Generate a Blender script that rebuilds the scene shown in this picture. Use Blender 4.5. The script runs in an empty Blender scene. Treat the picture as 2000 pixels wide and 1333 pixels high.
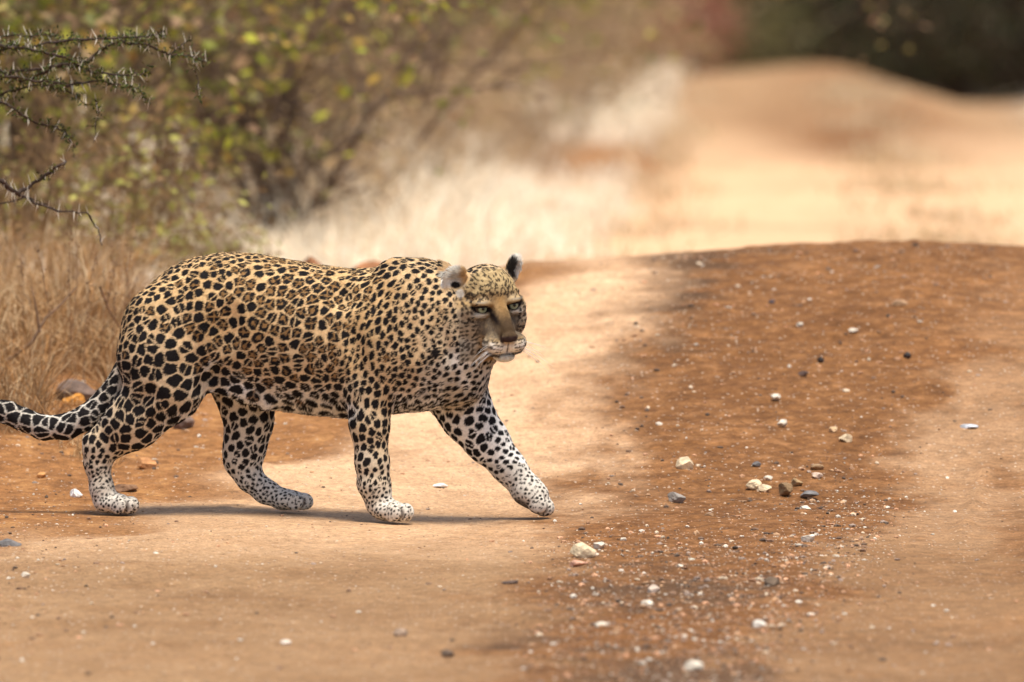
import bpy, math, random
import numpy as np
from mathutils import Vector, Matrix
from mathutils.kdtree import KDTree

# ------------------------------------------------------------------ camera, sky, sun
S = bpy.context.scene
COL = S.collection
D, H, ZC = 28.9, 2.3, 0.4466
cam_data = bpy.data.cameras.new('camera')
cam = bpy.data.objects.new('camera', cam_data)
COL.objects.link(cam)
cam.location = (0, -D, H)
cam.rotation_euler = (Vector((0, 0, ZC)) - Vector((0, -D, H))).to_track_quat('-Z', 'Y').to_euler()
cam_data.lens = 400
cam_data.sensor_width = 36
cam_data.clip_start = 0.5
cam_data.clip_end = 3000
cam_data.dof.use_dof = True
cam_data.dof.focus_distance = 28.85
cam_data.dof.aperture_fstop = 4.2
S.camera = cam

SUN_EL, SUN_AZ = 74.0, -62.0      # azimuth measured from +X towards +Y
W = bpy.data.worlds.new('World')
S.world = W
W.use_nodes = True
wn = W.node_tree
wn.nodes.clear()
wo = wn.nodes.new('ShaderNodeOutputWorld')
wb = wn.nodes.new('ShaderNodeBackground')
ws = wn.nodes.new('ShaderNodeTexSky')
ws.sky_type = 'NISHITA'
ws.sun_disc = False
ws.sun_elevation = math.radians(SUN_EL)
ws.sun_rotation = math.radians(90 - SUN_AZ)
ws.dust_density = 3.0
wn.links.new(ws.outputs[0], wb.inputs[0])
wn.links.new(wb.outputs[0], wo.inputs[0])
wb.inputs[1].default_value = 0.13
sd = bpy.data.lights.new('sun', 'SUN')
sd.energy = 3.5
sd.angle = math.radians(22.0)
sd.color = (1.0, 0.93, 0.80)
sun = bpy.data.objects.new('sun', sd)
COL.objects.link(sun)
e, a_ = math.radians(SUN_EL), math.radians(SUN_AZ)
sdir = Vector((math.cos(e) * math.cos(a_), math.cos(e) * math.sin(a_), math.sin(e)))
sun.rotation_euler = sdir.to_track_quat('Z', 'Y').to_euler()
S.view_settings.view_transform = 'Standard'
S.view_settings.look = 'None'
S.view_settings.exposure = 0.52
S.view_settings.gamma = 1
S.view_settings.use_curve_mapping = False
S.cycles.max_bounces = 6
S.cycles.transparent_max_bounces = 8
S.cycles_curves.shape = 'RIBBONS'

# ------------------------------------------------------------------ measuring helpers
SC = 2 * 0.045 * math.hypot(D, H - ZC) / 2000.0     # metres per photo pixel in the animal's plane
cp = np.array([0.0, -D, H])
_f = Vector((0, D, ZC - H)).normalized()
_r = Vector((1, 0, 0))
_u = _r.cross(_f)
fv, rv, uv = np.array(_f), np.array(_r), np.array(_u)

def ray(px, py):
    px = np.asarray(px, float); py = np.asarray(py, float)
    a = (px - 1000) / 1000 * 0.045
    b = (666.5 - py) / 1000 * 0.045
    return fv + a[..., None] * rv + b[..., None] * uv

def at(px, py, y=0.0):
    """world point seen at photo position (px, py) that lies at depth y"""
    d = ray(px, py)
    t = (np.asarray(y, float) + D) / d[..., 1]
    return cp + d * t[..., None]

def proj(P):
    q = P - cp
    w = q @ fv
    return 1000 + (q @ rv) / w / 0.045 * 1000, 666.5 - (q @ uv) / w / 0.045 * 1000

def sstep(a, b, x):
    t = np.clip((np.asarray(x, float) - a) / (b - a), 0, 1)
    return t * t * (3 - 2 * t)

def _h(ix, iy, iz, seed):
    n = (ix.astype(np.int64) * 374761393 + iy.astype(np.int64) * 668265263 + iz.astype(np.int64) * 2147483647 + seed * 974634777) & 0xffffffff
    n = ((n ^ (n >> 13)) * 1274126177) & 0xffffffff
    n = n ^ (n >> 16)
    return (n & 0xffff) / 65535.0

def noise3(P, scale, seed=0):
    P = np.asarray(P, float) / scale
    i = np.floor(P)
    f = P - i
    f = f * f * (3 - 2 * f)
    i = i.astype(np.int64)
    out = 0
    for dx in (0, 1):
        for dy in (0, 1):
            for dz in (0, 1):
                w = (f[..., 0] if dx else 1 - f[..., 0]) * (f[..., 1] if dy else 1 - f[..., 1]) * (f[..., 2] if dz else 1 - f[..., 2])
                out = out + w * _h(i[..., 0] + dx, i[..., 1] + dy, i[..., 2] + dz, seed)
    return out * 2 - 1

def noise2(x, y, scale, seed=0):
    x = np.asarray(x, float); y = np.asarray(y, float)
    return noise3(np.stack([x, y, np.zeros_like(x)], -1) + 0.37 * scale, scale, seed)

def new_obj(name, data, parent=None, label=None, cat=None, group=None, kind=None):
    o = bpy.data.objects.new(name, data)
    COL.objects.link(o)
    if parent is not None: o.parent = parent
    if label: o['label'] = label
    if cat: o['category'] = cat
    if group: o['group'] = group
    if kind: o['kind'] = kind
    return o

def mesh_np(name, V, F, mat, smooth=False, col=None, attrs=None):
    """V (n,3); F list of int arrays (m,3) or (m,4)"""
    if not isinstance(F, (list, tuple)): F = [F]
    F = [f for f in F if len(f)]
    me = bpy.data.meshes.new(name)
    V = np.asarray(V, np.float32)
    me.vertices.add(len(V))
    me.vertices.foreach_set('co', V.ravel())
    nl = sum(f.size for f in F); npoly = sum(len(f) for f in F)
    me.loops.add(nl)
    me.loops.foreach_set('vertex_index', np.concatenate([f.ravel() for f in F]).astype(np.int32))
    me.polygons.add(npoly)
    tot = np.concatenate([np.full(len(f), f.shape[1], np.int32) for f in F])
    me.polygons.foreach_set('loop_start', np.concatenate([[0], np.cumsum(tot)[:-1]]).astype(np.int32))
    me.update(calc_edges=True)
    me.polygons.foreach_set('use_smooth', np.full(npoly, bool(smooth)))
    if col is not None:
        c = np.ones((len(V), 4), np.float32); c[:, :3] = col
        at_ = me.attributes.new('tint', 'FLOAT_COLOR', 'POINT')
        at_.data.foreach_set('color', c.ravel())
    for k, v in (attrs or {}).items():
        at_ = me.attributes.new(k, 'FLOAT', 'POINT')
        at_.data.foreach_set('value', np.asarray(v, np.float32))
    if mat is not None: me.materials.append(mat)
    me.validate()
    return me

# ------------------------------------------------------------------ materials
def nodes(name):
    m = bpy.data.materials.new(name)
    m.use_nodes = True
    nt = m.node_tree
    return m, nt, nt.nodes['Principled BSDF']

def N(nt, t, **kw):
    n = nt.nodes.new(t)
    for k, v in kw.items():
        if k.startswith('i_'):
            n.inputs[int(k[2:])].default_value = v
        else:
            setattr(n, k, v)
    return n

def tint_mat(name, rough=0.7, spec=0.2, translucent=0.0, nscale=30, namt=0.35, bump=0.0, bscale=200):
    """base colour from the mesh's own pigment attribute, broken up by a little noise"""
    m, nt, b = nodes(name)
    at_ = N(nt, 'ShaderNodeAttribute', attribute_name='tint')
    tc = N(nt, 'ShaderNodeTexCoord')
    no = N(nt, 'ShaderNodeTexNoise'); no.inputs['Scale'].default_value = nscale; no.inputs['Detail'].default_value = 5
    nt.links.new(tc.outputs['Object'], no.inputs['Vector'])
    mr = N(nt, 'ShaderNodeMapRange'); mr.inputs[1].default_value = 0.3; mr.inputs[2].default_value = 0.7
    mr.inputs[3].default_value = 1 - namt; mr.inputs[4].default_value = 1 + namt
    nt.links.new(no.outputs[0], mr.inputs[0])
    mx = N(nt, 'ShaderNodeVectorMath', operation='SCALE')
    nt.links.new(at_.outputs['Color'], mx.inputs[0]); nt.links.new(mr.outputs[0], mx.inputs['Scale'])
    nt.links.new(mx.outputs[0], b.inputs['Base Color'])
    b.inputs['Roughness'].default_value = rough
    b.inputs['Specular IOR Level'].default_value = spec
    if bump:
        n2 = N(nt, 'ShaderNodeTexNoise'); n2.inputs['Scale'].default_value = bscale; n2.inputs['Detail'].default_value = 6
        nt.links.new(tc.outputs['Object'], n2.inputs['Vector'])
        bp = N(nt, 'ShaderNodeBump'); bp.inputs['Strength'].default_value = bump; bp.inputs['Distance'].default_value = 0.01
        nt.links.new(n2.outputs[0], bp.inputs['Height']); nt.links.new(bp.outputs[0], b.inputs['Normal'])
    if translucent:
        out = nt.nodes['Material Output']
        tr = N(nt, 'ShaderNodeBsdfTranslucent')
        nt.links.new(mx.outputs[0], tr.inputs[0])
        ms = N(nt, 'ShaderNodeMixShader'); ms.inputs[0].default_value = translucent
        nt.links.new(b.outputs[0], ms.inputs[1]); nt.links.new(tr.outputs[0], ms.inputs[2])
        nt.links.new(ms.outputs[0], out.inputs[0])
    return m

M_leaf = tint_mat('leaf_tissue', 0.55, 0.3, 0.35, 12, 0.25)
M_grass = tint_mat('dry_grass_straw', 0.7, 0.15, 0.3, 6, 0.25)
M_bark = tint_mat('rough_bark', 0.85, 0.15, 0, 60, 0.4, 0.6, 150)
M_stone = tint_mat('weathered_stone', 0.8, 0.25, 0, 45, 0.35, 0.5, 120)
M_fur = tint_mat('leopard_fur', 0.6, 0.12, 0, 120, 0.12)
M_skin = tint_mat('leopard_hide', 0.75, 0.1, 0, 150, 0.15)

# ------------------------------------------------------------------ terrain
CX = np.array([-60, -8, -4, 0, 4, 16, 61, 75, 400.])
CV = np.array([-1.6, 0.0, 0.27, 0.50, 0.85, 1.8, 2.75, 3.4, 20.])
def road_centre(y): return np.interp(y, CX, CV)
ZFY = np.array([-1, 9, 16, 30, 45, 61, 66, 76, 100, 150, 400.])
ZFV = np.array([0, 0.0, -0.2, -0.62, -1.02, -1.33, -1.55, -2.3, -2.5, -2.2, -2.0])

def terrain_base(x, y):
    x = np.asarray(x, float); y = np.asarray(y, float)
    zf = np.interp(y, ZFY, ZFV)
    crest = np.interp(x, [-6, -1.6, -1.2, -0.75, -0.3, 0.05, 0.4, 1.3, 3, 6], [.22, .20, .17, .16, .29, .388, .408, .440, .45, .2])
    left = sstep(-0.9, -1.25, x)
    ramp = sstep(0.25, 4.4, y) * (1 - left) + sstep(0.5, 2.6, y) * left
    ramp = ramp * 0.55 + 0.45 * np.clip((y - 0.3) / 4.0, 0, 1) ** 1.1 * (1 - left) + left * ramp * 0.45
    fall = 1 - sstep(4.5, 8.5, y) * (1 - 0.6 * left) - sstep(8.5, 18, y) * 0.6 * left
    z = np.where(y < 4.5, zf * 0 + ramp * crest, crest * fall + zf * sstep(4.5, 16, y))
    # side slope of the far rise: it falls off to the right
    z = z - 0.24 * sstep(30, 61, y) * sstep(2.5, 3.7, x) + 0.05 * sstep(30, 61, y) * np.exp(-((x - 2.5) / .5) ** 2)
    # wheel ruts
    o = x - road_centre(y)
    far = sstep(70, 20, y) 
    rut = -0.012 * (np.exp(-((o + 0.66) / 0.28) ** 2) + np.exp(-((o - 0.66) / 0.22) ** 2)) * far
    return z + rut

def terrain(x, y):
    z = terrain_base(x, y)
    near = sstep(14, 7, y) * sstep(-12, -7, y)
    o = x - road_centre(y)
    track = np.exp(-((o + 0.66) / 0.34) ** 2) + np.exp(-((o - 0.66) / 0.26) ** 2)
    rough = 1 - 0.75 * np.clip(track, 0, 1)
    foot = 1 - np.exp(-(np.minimum(0, np.maximum(np.abs(x + .45) - .75, 0) * -1) ** 2) / .02) * np.exp(-((y - .03) / .28) ** 2) * .7
    z = z + near * rough * foot * (0.010 * noise2(x, y, .33, 3) + 0.006 * noise2(x, y, .11, 4) + 0.0045 * noise2(x, y, .045, 5) + .0038 * noise2(x, y, .028, 6))
    # small ridge of soil pushed up beside the right wheel rut
    z = z + near * 0.014 * np.exp(-((o - 0.66) / 0.022) ** 2) * np.clip(.6 + 1.2 * noise2(x, y, .10, 9), 0, 2) * sstep(-1.2, -.3, y) * sstep(2.2, .8, y)
    # uneven crest edge
    z = z + 0.006 * noise2(x, y, .05, 12) * np.exp(-((y - 4.2) / .5) ** 2)
    z = z + (0.06 * noise2(x, y, 3.1, 7) + .035 * noise2(x, y, .9, 10)) * sstep(14, 30, y) + 0.6 * noise2(x, y, 23, 8) * sstep(80, 140, y)
    return z

def axis(lo, hi, fine, a, b, g):
    pts = list(np.arange(lo, hi, fine)) + [hi]
    s, p = fine, hi
    while p < b:
        s *= g; p += s; pts.append(p)
    s, p = fine, lo
    left = []
    while p > a:
        s *= g; p -= s; left.append(p)
    return np.array(left[::-1] + pts)

gx = axis(-1.75, 1.75, 0.013, -420, 420, 1.06)
gy = axis(-5.2, 5.0, 0.016, -60, 700, 1.03)
GX, GY = np.meshgrid(gx, gy)
GZ = terrain(GX, GY)
nx, ny = len(gx), len(gy)
gidx = np.arange(nx * ny).reshape(ny, nx)
quads = np.stack([gidx[:-1, :-1], gidx[:-1, 1:], gidx[1:, 1:], gidx[1:, :-1]], -1).reshape(-1, 4)
GV = np.stack([GX.ravel(), GY.ravel(), GZ.ravel()], -1)
px_, py_ = GV[:, 0], GV[:, 1]
off = px_ - road_centre(py_)
wob = 0.05 * noise2(px_, py_, .5, 21) + .03 * noise2(px_, py_, .17, 22)
hw = np.clip(.38 + .03 * py_, .2, .52)
wob2 = wob * 2.2 + .14 * noise2(px_, py_ * .4, .12, 23) + .08 * noise2(px_, py_ * .6, .045, 24)
o2_ = off + wob2
right = .58 * sstep(hw - .06, hw + .14, o2_) * (1 - .7 * sstep(hw + .34, hw + .50, o2_) * sstep(-2.4, -1.0, py_)) * (1 - .85 * sstep(1.4, 3.4, py_))
trk = np.clip(.97 * sstep(-hw + .22, -hw - .22, o2_) + right, 0, 1)
trk = trk * (.9 + .1 * noise2(px_ * .5, py_, .3, 24))
farm = sstep(4.6, 8, py_)
cst = .12 + 1.25 * np.exp(-((py_ - 43) / 8.5) ** 2) + .45 * sstep(50, 57, py_)
tfar = 1 - cst * np.exp(-((off + .12 + .3 * noise2(px_, py_ * .15, .9, 27)) / .50) ** 2) * (.8 + .4 * noise2(px_ * .5, py_ * .12, .8, 28))
tfar = tfar * (1 - .4 * sstep(.9, 1.35, off) * sstep(34, 44, py_))
trk = trk * (1 - farm) + np.clip(tfar, 0, 1) * farm
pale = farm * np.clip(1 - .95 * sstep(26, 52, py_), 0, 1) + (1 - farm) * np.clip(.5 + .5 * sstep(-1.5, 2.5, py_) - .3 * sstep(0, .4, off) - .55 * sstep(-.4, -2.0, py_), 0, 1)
grv = np.clip(1 - trk, 0, 1)
# soil redness: loose red soil to the left of the road and on the shoulder
red = sstep(-1.18, -1.5, off + .25 * noise2(px_, py_, .4, 25) + .16 * np.clip(1 - py_, -3, 3)) * sstep(9, 5, py_) 
bare = 1.3 * np.exp(-((px_ - .35) / .85) ** 2 - ((py_ - 33) / 7) ** 2) * sstep(-1.1, -1.5, off)
red = np.clip(np.maximum(red, bare), 0, 1)
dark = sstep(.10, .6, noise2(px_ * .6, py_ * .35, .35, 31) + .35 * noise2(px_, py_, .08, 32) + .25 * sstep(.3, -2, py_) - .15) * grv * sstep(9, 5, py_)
litter = sstep(4.6, 7, py_) * sstep(1.35, 1.7, np.abs(off) + .25 * noise2(px_, py_, .8, 26)) * (1 - np.clip(bare * 1.3, 0, 1)) * sstep(67, 62, py_ + 2 * noise2(px_, py_, 1.5, 30))
red = red * (1 - litter)
fw = np.clip(np.abs(off) - 1.25, 0, 9)
is_road = (np.abs(off) < 1.45 + 0.06 * noise2(px_, py_, .6, 33)) & (py_ < 66) & (py_ > -40)
fr = is_road[quads].sum(1) >= 3

def ground_mat(name):
    m, nt, b = nodes(name)
    L = nt.links.new
    geo = N(nt, 'ShaderNodeNewGeometry')
    def attr(n): return N(nt, 'ShaderNodeAttribute', attribute_name=n).outputs['Fac']
    def noise(scale, detail=6, rough=.6, vec=None):
        n = N(nt, 'ShaderNodeTexNoise'); n.inputs['Scale'].default_value = scale
        n.inputs['Detail'].default_value = detail; n.inputs['Roughness'].default_value = rough
        L(vec or geo.outputs['Position'], n.inputs['Vector']); return n.outputs[0]
    def ramp(fac, stops):
        r = N(nt, 'ShaderNodeValToRGB')
        el = r.color_ramp.elements
        while len(el) < len(stops): el.new(0.5)
        for e_, (p, c) in zip(el, stops): e_.position = p; e_.color = (*c, 1)
        L(fac, r.inputs[0]); return r.outputs[0]
    def mix(f, a, c, mode='MIX'):
        x = N(nt, 'ShaderNodeMix', data_type='RGBA', blend_type=mode)
        if isinstance(f, float): x.inputs[0].default_value = f
        else: L(f, x.inputs[0])
        for s_, v in ((x.inputs[6], a), (x.inputs[7], c)):
            if isinstance(v, tuple): s_.default_value = (*v, 1)
            else: L(v, s_)
        return x.outputs[2]
    def mth(op, a, c):
        x = N(nt, 'ShaderNodeMath', operation=op, use_clamp=(op != 'SUBTRACT'))
        for i, v in enumerate((a, c)):
            if isinstance(v, (int, float)): x.inputs[i].default_value = v
            else: L(v, x.inputs[i])
        return x.outputs[0]
    mid = noise(14, 8, .7)
    fine = noise(170, 4, .7)
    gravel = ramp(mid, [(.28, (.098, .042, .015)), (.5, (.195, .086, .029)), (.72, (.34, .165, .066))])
    track = ramp(noise(5, 6, .6), [(.3, (.445, .262, .124)), (.7, (.545, .338, .172))])
    redc = ramp(noise(9, 8, .7), [(.28, (.15, .066, .024)), (.5, (.29, .132, .046)), (.72, (.48, .25, .095))])
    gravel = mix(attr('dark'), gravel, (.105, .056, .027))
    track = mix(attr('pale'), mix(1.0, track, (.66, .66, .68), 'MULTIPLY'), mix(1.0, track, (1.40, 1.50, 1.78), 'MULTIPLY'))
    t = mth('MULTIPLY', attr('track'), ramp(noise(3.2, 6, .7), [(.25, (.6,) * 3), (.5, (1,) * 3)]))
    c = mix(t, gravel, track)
    c = mix(1.0, c, ramp(noise(.9, 5, .65), [(.3, (.80, .76, .72)), (.5, (1, 1, 1)), (.7, (1.12, 1.10, 1.08))]), 'MULTIPLY')
    c = mix(attr('red'), c, redc)
    c = mix(attr('litter'), c, ramp(noise(2.5, 8, .7), [(.3, (.70, .57, .41)), (.7, (.85, .75, .61))]))
    # sand grain speckle
    sp = ramp(fine, [(.30, (.52, .48, .44)), (.5, (1, 1, 1)), (.70, (1.4, 1.4, 1.36))])
    c = mix(.75, c, sp, 'MULTIPLY')
    c = mix(.6, c, ramp(noise(42, 5, .8), [(.34, (.48, .44, .40)), (.5, (1, 1, 1)), (.66, (1.45, 1.42, 1.38))]), 'MULTIPLY')
    vo = N(nt, 'ShaderNodeTexVoronoi'); vo.inputs['Scale'].default_value = 78
    L(geo.outputs['Position'], vo.inputs['Vector'])
    vs = N(nt, 'ShaderNodeSeparateColor'); L(vo.outputs['Color'], vs.inputs[0])
    lt = mth('MULTIPLY', mth('GREATER_THAN', vs.outputs[0], .90), mth('LESS_THAN', vo.outputs['Distance'], .3))
    dk = mth('MULTIPLY', mth('LESS_THAN', vs.outputs[0], .06), mth('LESS_THAN', vo.outputs['Distance'], .28))
    c = mix(mth('MULTIPLY', lt, .75), c, (.62, .50, .38))
    c = mix(mth('MULTIPLY', dk, .7), c, (.10, .055, .035))
    L(c, b.inputs['Base Color'])
    b.inputs['Roughness'].default_value = .9
    b.inputs['Specular IOR Level'].default_value = .15
    n2 = noise(75, 8, .72)
    bp = N(nt, 'ShaderNodeBump'); bp.inputs['Strength'].default_value = .8; bp.inputs['Distance'].default_value = .010
    L(n2, bp.inputs['Height']); L(bp.outputs[0], b.inputs['Normal'])
    return m

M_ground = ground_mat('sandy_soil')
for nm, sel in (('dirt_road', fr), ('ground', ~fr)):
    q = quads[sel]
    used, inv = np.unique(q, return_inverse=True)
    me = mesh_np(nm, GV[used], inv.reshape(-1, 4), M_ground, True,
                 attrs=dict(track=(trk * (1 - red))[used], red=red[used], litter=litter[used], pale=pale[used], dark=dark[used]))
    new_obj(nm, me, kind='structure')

def ground_hit(px, py, y0=-6, y1=95):
    """where the line of sight through a photo position first meets the terrain"""
    d = ray(px, py)
    ys = np.linspace(y0, y1, 2200)
    P = cp + d * ((ys + D) / d[1])[:, None]
    under = P[:, 2] < terrain_base(P[:, 0], ys)
    i = int(np.argmax(under)) if under.any() else len(ys) - 1
    return P[i, 0], ys[i]
# ------------------------------------------------------------------ the leopard
def yax(x): return -.03 - .2 * (np.asarray(x) + .34)
def bp(px, py, off=0.0):
    x = (px - 1000) * SC
    for _ in range(2):
        p = at(px, py, float(yax(x)) + off)
        x = p[0]
    return p

VX = 0.0034
lo = np.array([-1.36, -.36, -.03]); hi = np.array([.16, .36, .72])
gn = np.ceil((hi - lo) / VX).astype(int) + 1
FLD = np.full(gn, 0.09, np.float32)
AX = [lo[i] + VX * np.arange(gn[i]) for i in range(3)]

def window(a, b):
    i0 = np.clip(((np.array(a) - lo) / VX).astype(int), 0, gn - 1)
    i1 = np.clip(((np.array(b) - lo) / VX).astype(int) + 2, 1, gn)
    sl = tuple(slice(p, q) for p, q in zip(i0, i1))
    g = [AX[i][sl[i]].astype(np.float32) for i in range(3)]
    return sl, g[0][:, None, None], g[1][None, :, None], g[2][None, None, :]

def smin(a, b, k):
    h = np.clip(.5 + .5 * (b - a) / k, 0, 1)
    return b + (a - b) * h - k * h * (1 - h)

def add(sl, d, k):
    FLD[sl] = smin(FLD[sl], d.astype(np.float32), k)

def sub(sl, d, k):
    FLD[sl] = -smin(-FLD[sl], d.astype(np.float32), k)

def cone(a, ra, b, rb, k=.02, ys=1.0):
    """tapered limb from a to b; ys < 1 makes it thinner from side to side"""
    a = np.array(a); b = np.array(b)
    m = max(ra, rb) + k + .01
    sl, X, Y, Z = window(np.minimum(a, b) - m, np.maximum(a, b) + m)
    q = b - a; q2 = q @ q + 1e-12
    h = np.clip(((X - a[0]) * q[0] + (Y - a[1]) * q[1] + (Z - a[2]) * q[2]) / q2, 0, 1)
    dx = X - a[0] - h * q[0]; dy = (Y - a[1] - h * q[1]) / ys; dz = Z - a[2] - h * q[2]
    d = np.sqrt(dx * dx + dy * dy + dz * dz) - (ra + (rb - ra) * h)
    add(sl, d * (1 if ys >= 1 else (ys + 1) / 2), k)

def ell(c, r, R=None, k=.015, cut=False):
    """ellipsoid at c with radii r; R columns = its axes"""
    c = np.array(c); r = np.array(r, float)
    m = r.max() + k + .008
    sl, X, Y, Z = window(c - m, c + m)
    dx, dy, dz = X - c[0], Y - c[1], Z - c[2]
    if R is not None:
        dx, dy, dz = (dx * R[0, 0] + dy * R[1, 0] + dz * R[2, 0], dx * R[0, 1] + dy * R[1, 1] + dz * R[2, 1], dx * R[0, 2] + dy * R[1, 2] + dz * R[2, 2])
    k0 = np.sqrt((dx / r[0]) ** 2 + (dy / r[1]) ** 2 + (dz / r[2]) ** 2)
    k1 = np.sqrt((dx / r[0] ** 2) ** 2 + (dy / r[1] ** 2) ** 2 + (dz / r[2] ** 2) ** 2) + 1e-6
    d = k0 * (k0 - 1) / k1
    (sub if cut else add)(sl, d, k)

PX = SC  # one photo pixel in metres
# trunk: loft through measured top and bottom outlines
TR = np.array([  # px, top, bottom, half width (px)
    [240, 655, 700, 12], [250, 622, 715, 36], [266, 590, 735, 54], [290, 556, 748, 70], [330, 523, 757, 84], [380, 502, 757, 92],
    [440, 493, 760, 94], [500, 496, 778, 98], [560, 507, 794, 103], [620, 517, 803, 107], [680, 525, 808, 108],
    [730, 524, 808, 107], [780, 513, 806, 104], [830, 509, 797, 97], [870, 518, 790, 88], [905, 540, 785, 74], [935, 590, 776, 56], [950, 640, 745, 34], [956, 680, 710, 12]], float)
sl, X, Y, Z = window((-1.02, -.3, .1), (-.03, .3, .70))
tx = (TR[:, 0] - 1000) * SC
depthrow = lambda x: 0.0
rowz = lambda py, x: at(1000, py, float(yax(x)))[2]
ztop = np.interp(X[:, 0, 0], tx, [rowz(r, x) for r, x in zip(TR[:, 1], tx)])
zbot = np.interp(X[:, 0, 0], tx, [rowz(r, x) for r, x in zip(TR[:, 2], tx)])
hwid = np.interp(X[:, 0, 0], tx, TR[:, 3] * SC)
def blur(v, n=9):
    k_ = np.hanning(n + 2)[1:-1]; k_ /= k_.sum()
    return np.convolve(np.pad(v, n // 2, mode='edge'), k_, 'valid')
ztop, zbot, hwid = blur(ztop), blur(zbot), blur(hwid)
zc = ((ztop + zbot) / 2)[:, None, None]; rz = np.maximum((ztop - zbot) / 2, .004)[:, None, None]; ry = hwid[:, None, None]
yy = Y - yax(X)
dz = (Z - zc) / rz
# flanks a little slab sided, narrower along the spine
ryz = ry * (1 - .12 * np.clip(dz, 0, 1))
k0 = (np.abs(dz) ** 2.15 + np.abs(yy / ryz) ** 2.15) ** (1 / 2.15)
k1 = np.sqrt((dz / rz) ** 2 + (yy / ryz ** 2) ** 2) + 1e-6
dtr = np.where(k0 > .25, k0 * (k0 - 1) / k1, -rz * .5)
dtr = np.maximum(dtr, np.maximum(tx[0] - X, X - tx[-1]))
FLD[sl] = np.minimum(FLD[sl], np.clip(dtr, -.2, .09).astype(np.float32))

NR, FR = -.085, .085      # near side / far side offset from the body axis
# near hind leg
chain = [(322, 640, 84, -.052), (318, 700, 82, -.068), (325, 755, 66, -.080), (262, 822, 51, -.082), (200, 872, 36, -.080)]
def limb(ch, k=.03, ys=1.0):
    for (x0, y0, r0, o0), (x1, y1, r1, o1) in zip(ch[:-1], ch[1:]):
        cone(bp(x0, y0, o0), r0 * PX, bp(x1, y1, o1), r1 * PX, k, ys)
limb(chain[:3], .035, .68)
limb(chain[2:], .03, .72)
limb([(196, 868, 31, -.08), (190, 905, 24.5, -.08), (199, 955, 22, -.08), (204, 978, 23, -.08)], .015, .9)
cone(bp(172, 858, -.08), 8 * PX, bp(186, 862, -.08), 20 * PX, .012)
# near front leg
limb([(800, 590, 70, -.055), (775, 690, 66, -.075), (722, 768, 42, -.088)], .04, .62)
limb([(722, 765, 42, -.088), (722, 830, 36, -.092), (727, 905, 31, -.092), (733, 950, 27, -.092), (740, 982, 27, -.092)], .02, .85)
cone(bp(700, 758, -.088), 20 * PX, bp(712, 800, -.09), 24 * PX, .02)
cone(bp(770, 535, -.05), 22 * PX, bp(850, 690, -.085), 46 * PX, .045, .6)
cone(bp(690, 742, -.088), 14 * PX, bp(704, 792, -.09), 17 * PX, .015)
ell(bp(727, 945, -.092), (.036, .030, .026), None, .02)
ell(bp(196, 875, -.08), (.036, .026, .034), None, .02)
# far hind leg
limb([(455, 700, 70, .06), (478, 765, 54, .08), (486, 825, 43, .085), (477, 880, 37, .085), (473, 905, 31, .085)], .03, .8)
limb([(472, 900, 31, .085), (488, 935, 24, .085), (518, 960, 22, .085), (548, 974, 21, .085)], .018, .9)
# far front leg
limb([(885, 700, 62, .05), (893, 770, 54, .075), (915, 815, 47, .085), (952, 863, 39, .09), (994, 913, 29, .09), (1010, 933, 25.5, .09)], .03, .85)
limb([(1010, 933, 26, .09), (1030, 956, 28, .09), (1044, 968, 28, .09)], .015, .95)
def dent(px, py, rx, ry, dep, ang=0, yo=0.0):
    # a shallow hollow pressed into the near and the far flank
    for sg in (-1, 1):
        x = (px - 1000) * SC
        z = at(px, py, float(yax(x)))[2]
        i = int(np.clip((x - lo[0]) / VX, 0, gn[0] - 1)); k = int((z - lo[2]) / VX)
        col_ = FLD[i, :, k]; yi = np.flatnonzero(col_ < 0)
        if not len(yi): continue
        ysurf = AX[1][yi[0] if sg < 0 else yi[-1]]
        ca, sa = math.cos(math.radians(ang)), math.sin(math.radians(ang))
        R = np.array([[ca, 0, -sa], [0, 1, 0], [sa, 0, ca]])
        ell((x, ysurf + sg * (.03 - dep), z), (rx * PX, .03, ry * PX), R, .02, cut=True)
# belly fold between flank and hind leg, loose skin
cone(bp(410, 745, -.05), 14 * PX, bp(520, 778, -.05), 20 * PX, .03)
cone(bp(500, 765, 0), 26 * PX, bp(690, 786, 0), 24 * PX, .03)
dent(690, 660, 22, 85, .010, 8)
dent(668, 560, 30, 40, .006)
dent(430, 640, 42, 70, .010, -12)
dent(408, 735, 14, 34, .010, -35)
dent(868, 640, 16, 80, .007, 12)
dent(748, 560, 14, 45, .006, -20)
dent(275, 780, 20, 40, .006, -40)
# brisket
cone(bp(820, 745, -.02), 45 * PX, bp(915, 730, .02), 40 * PX, .04)

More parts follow.
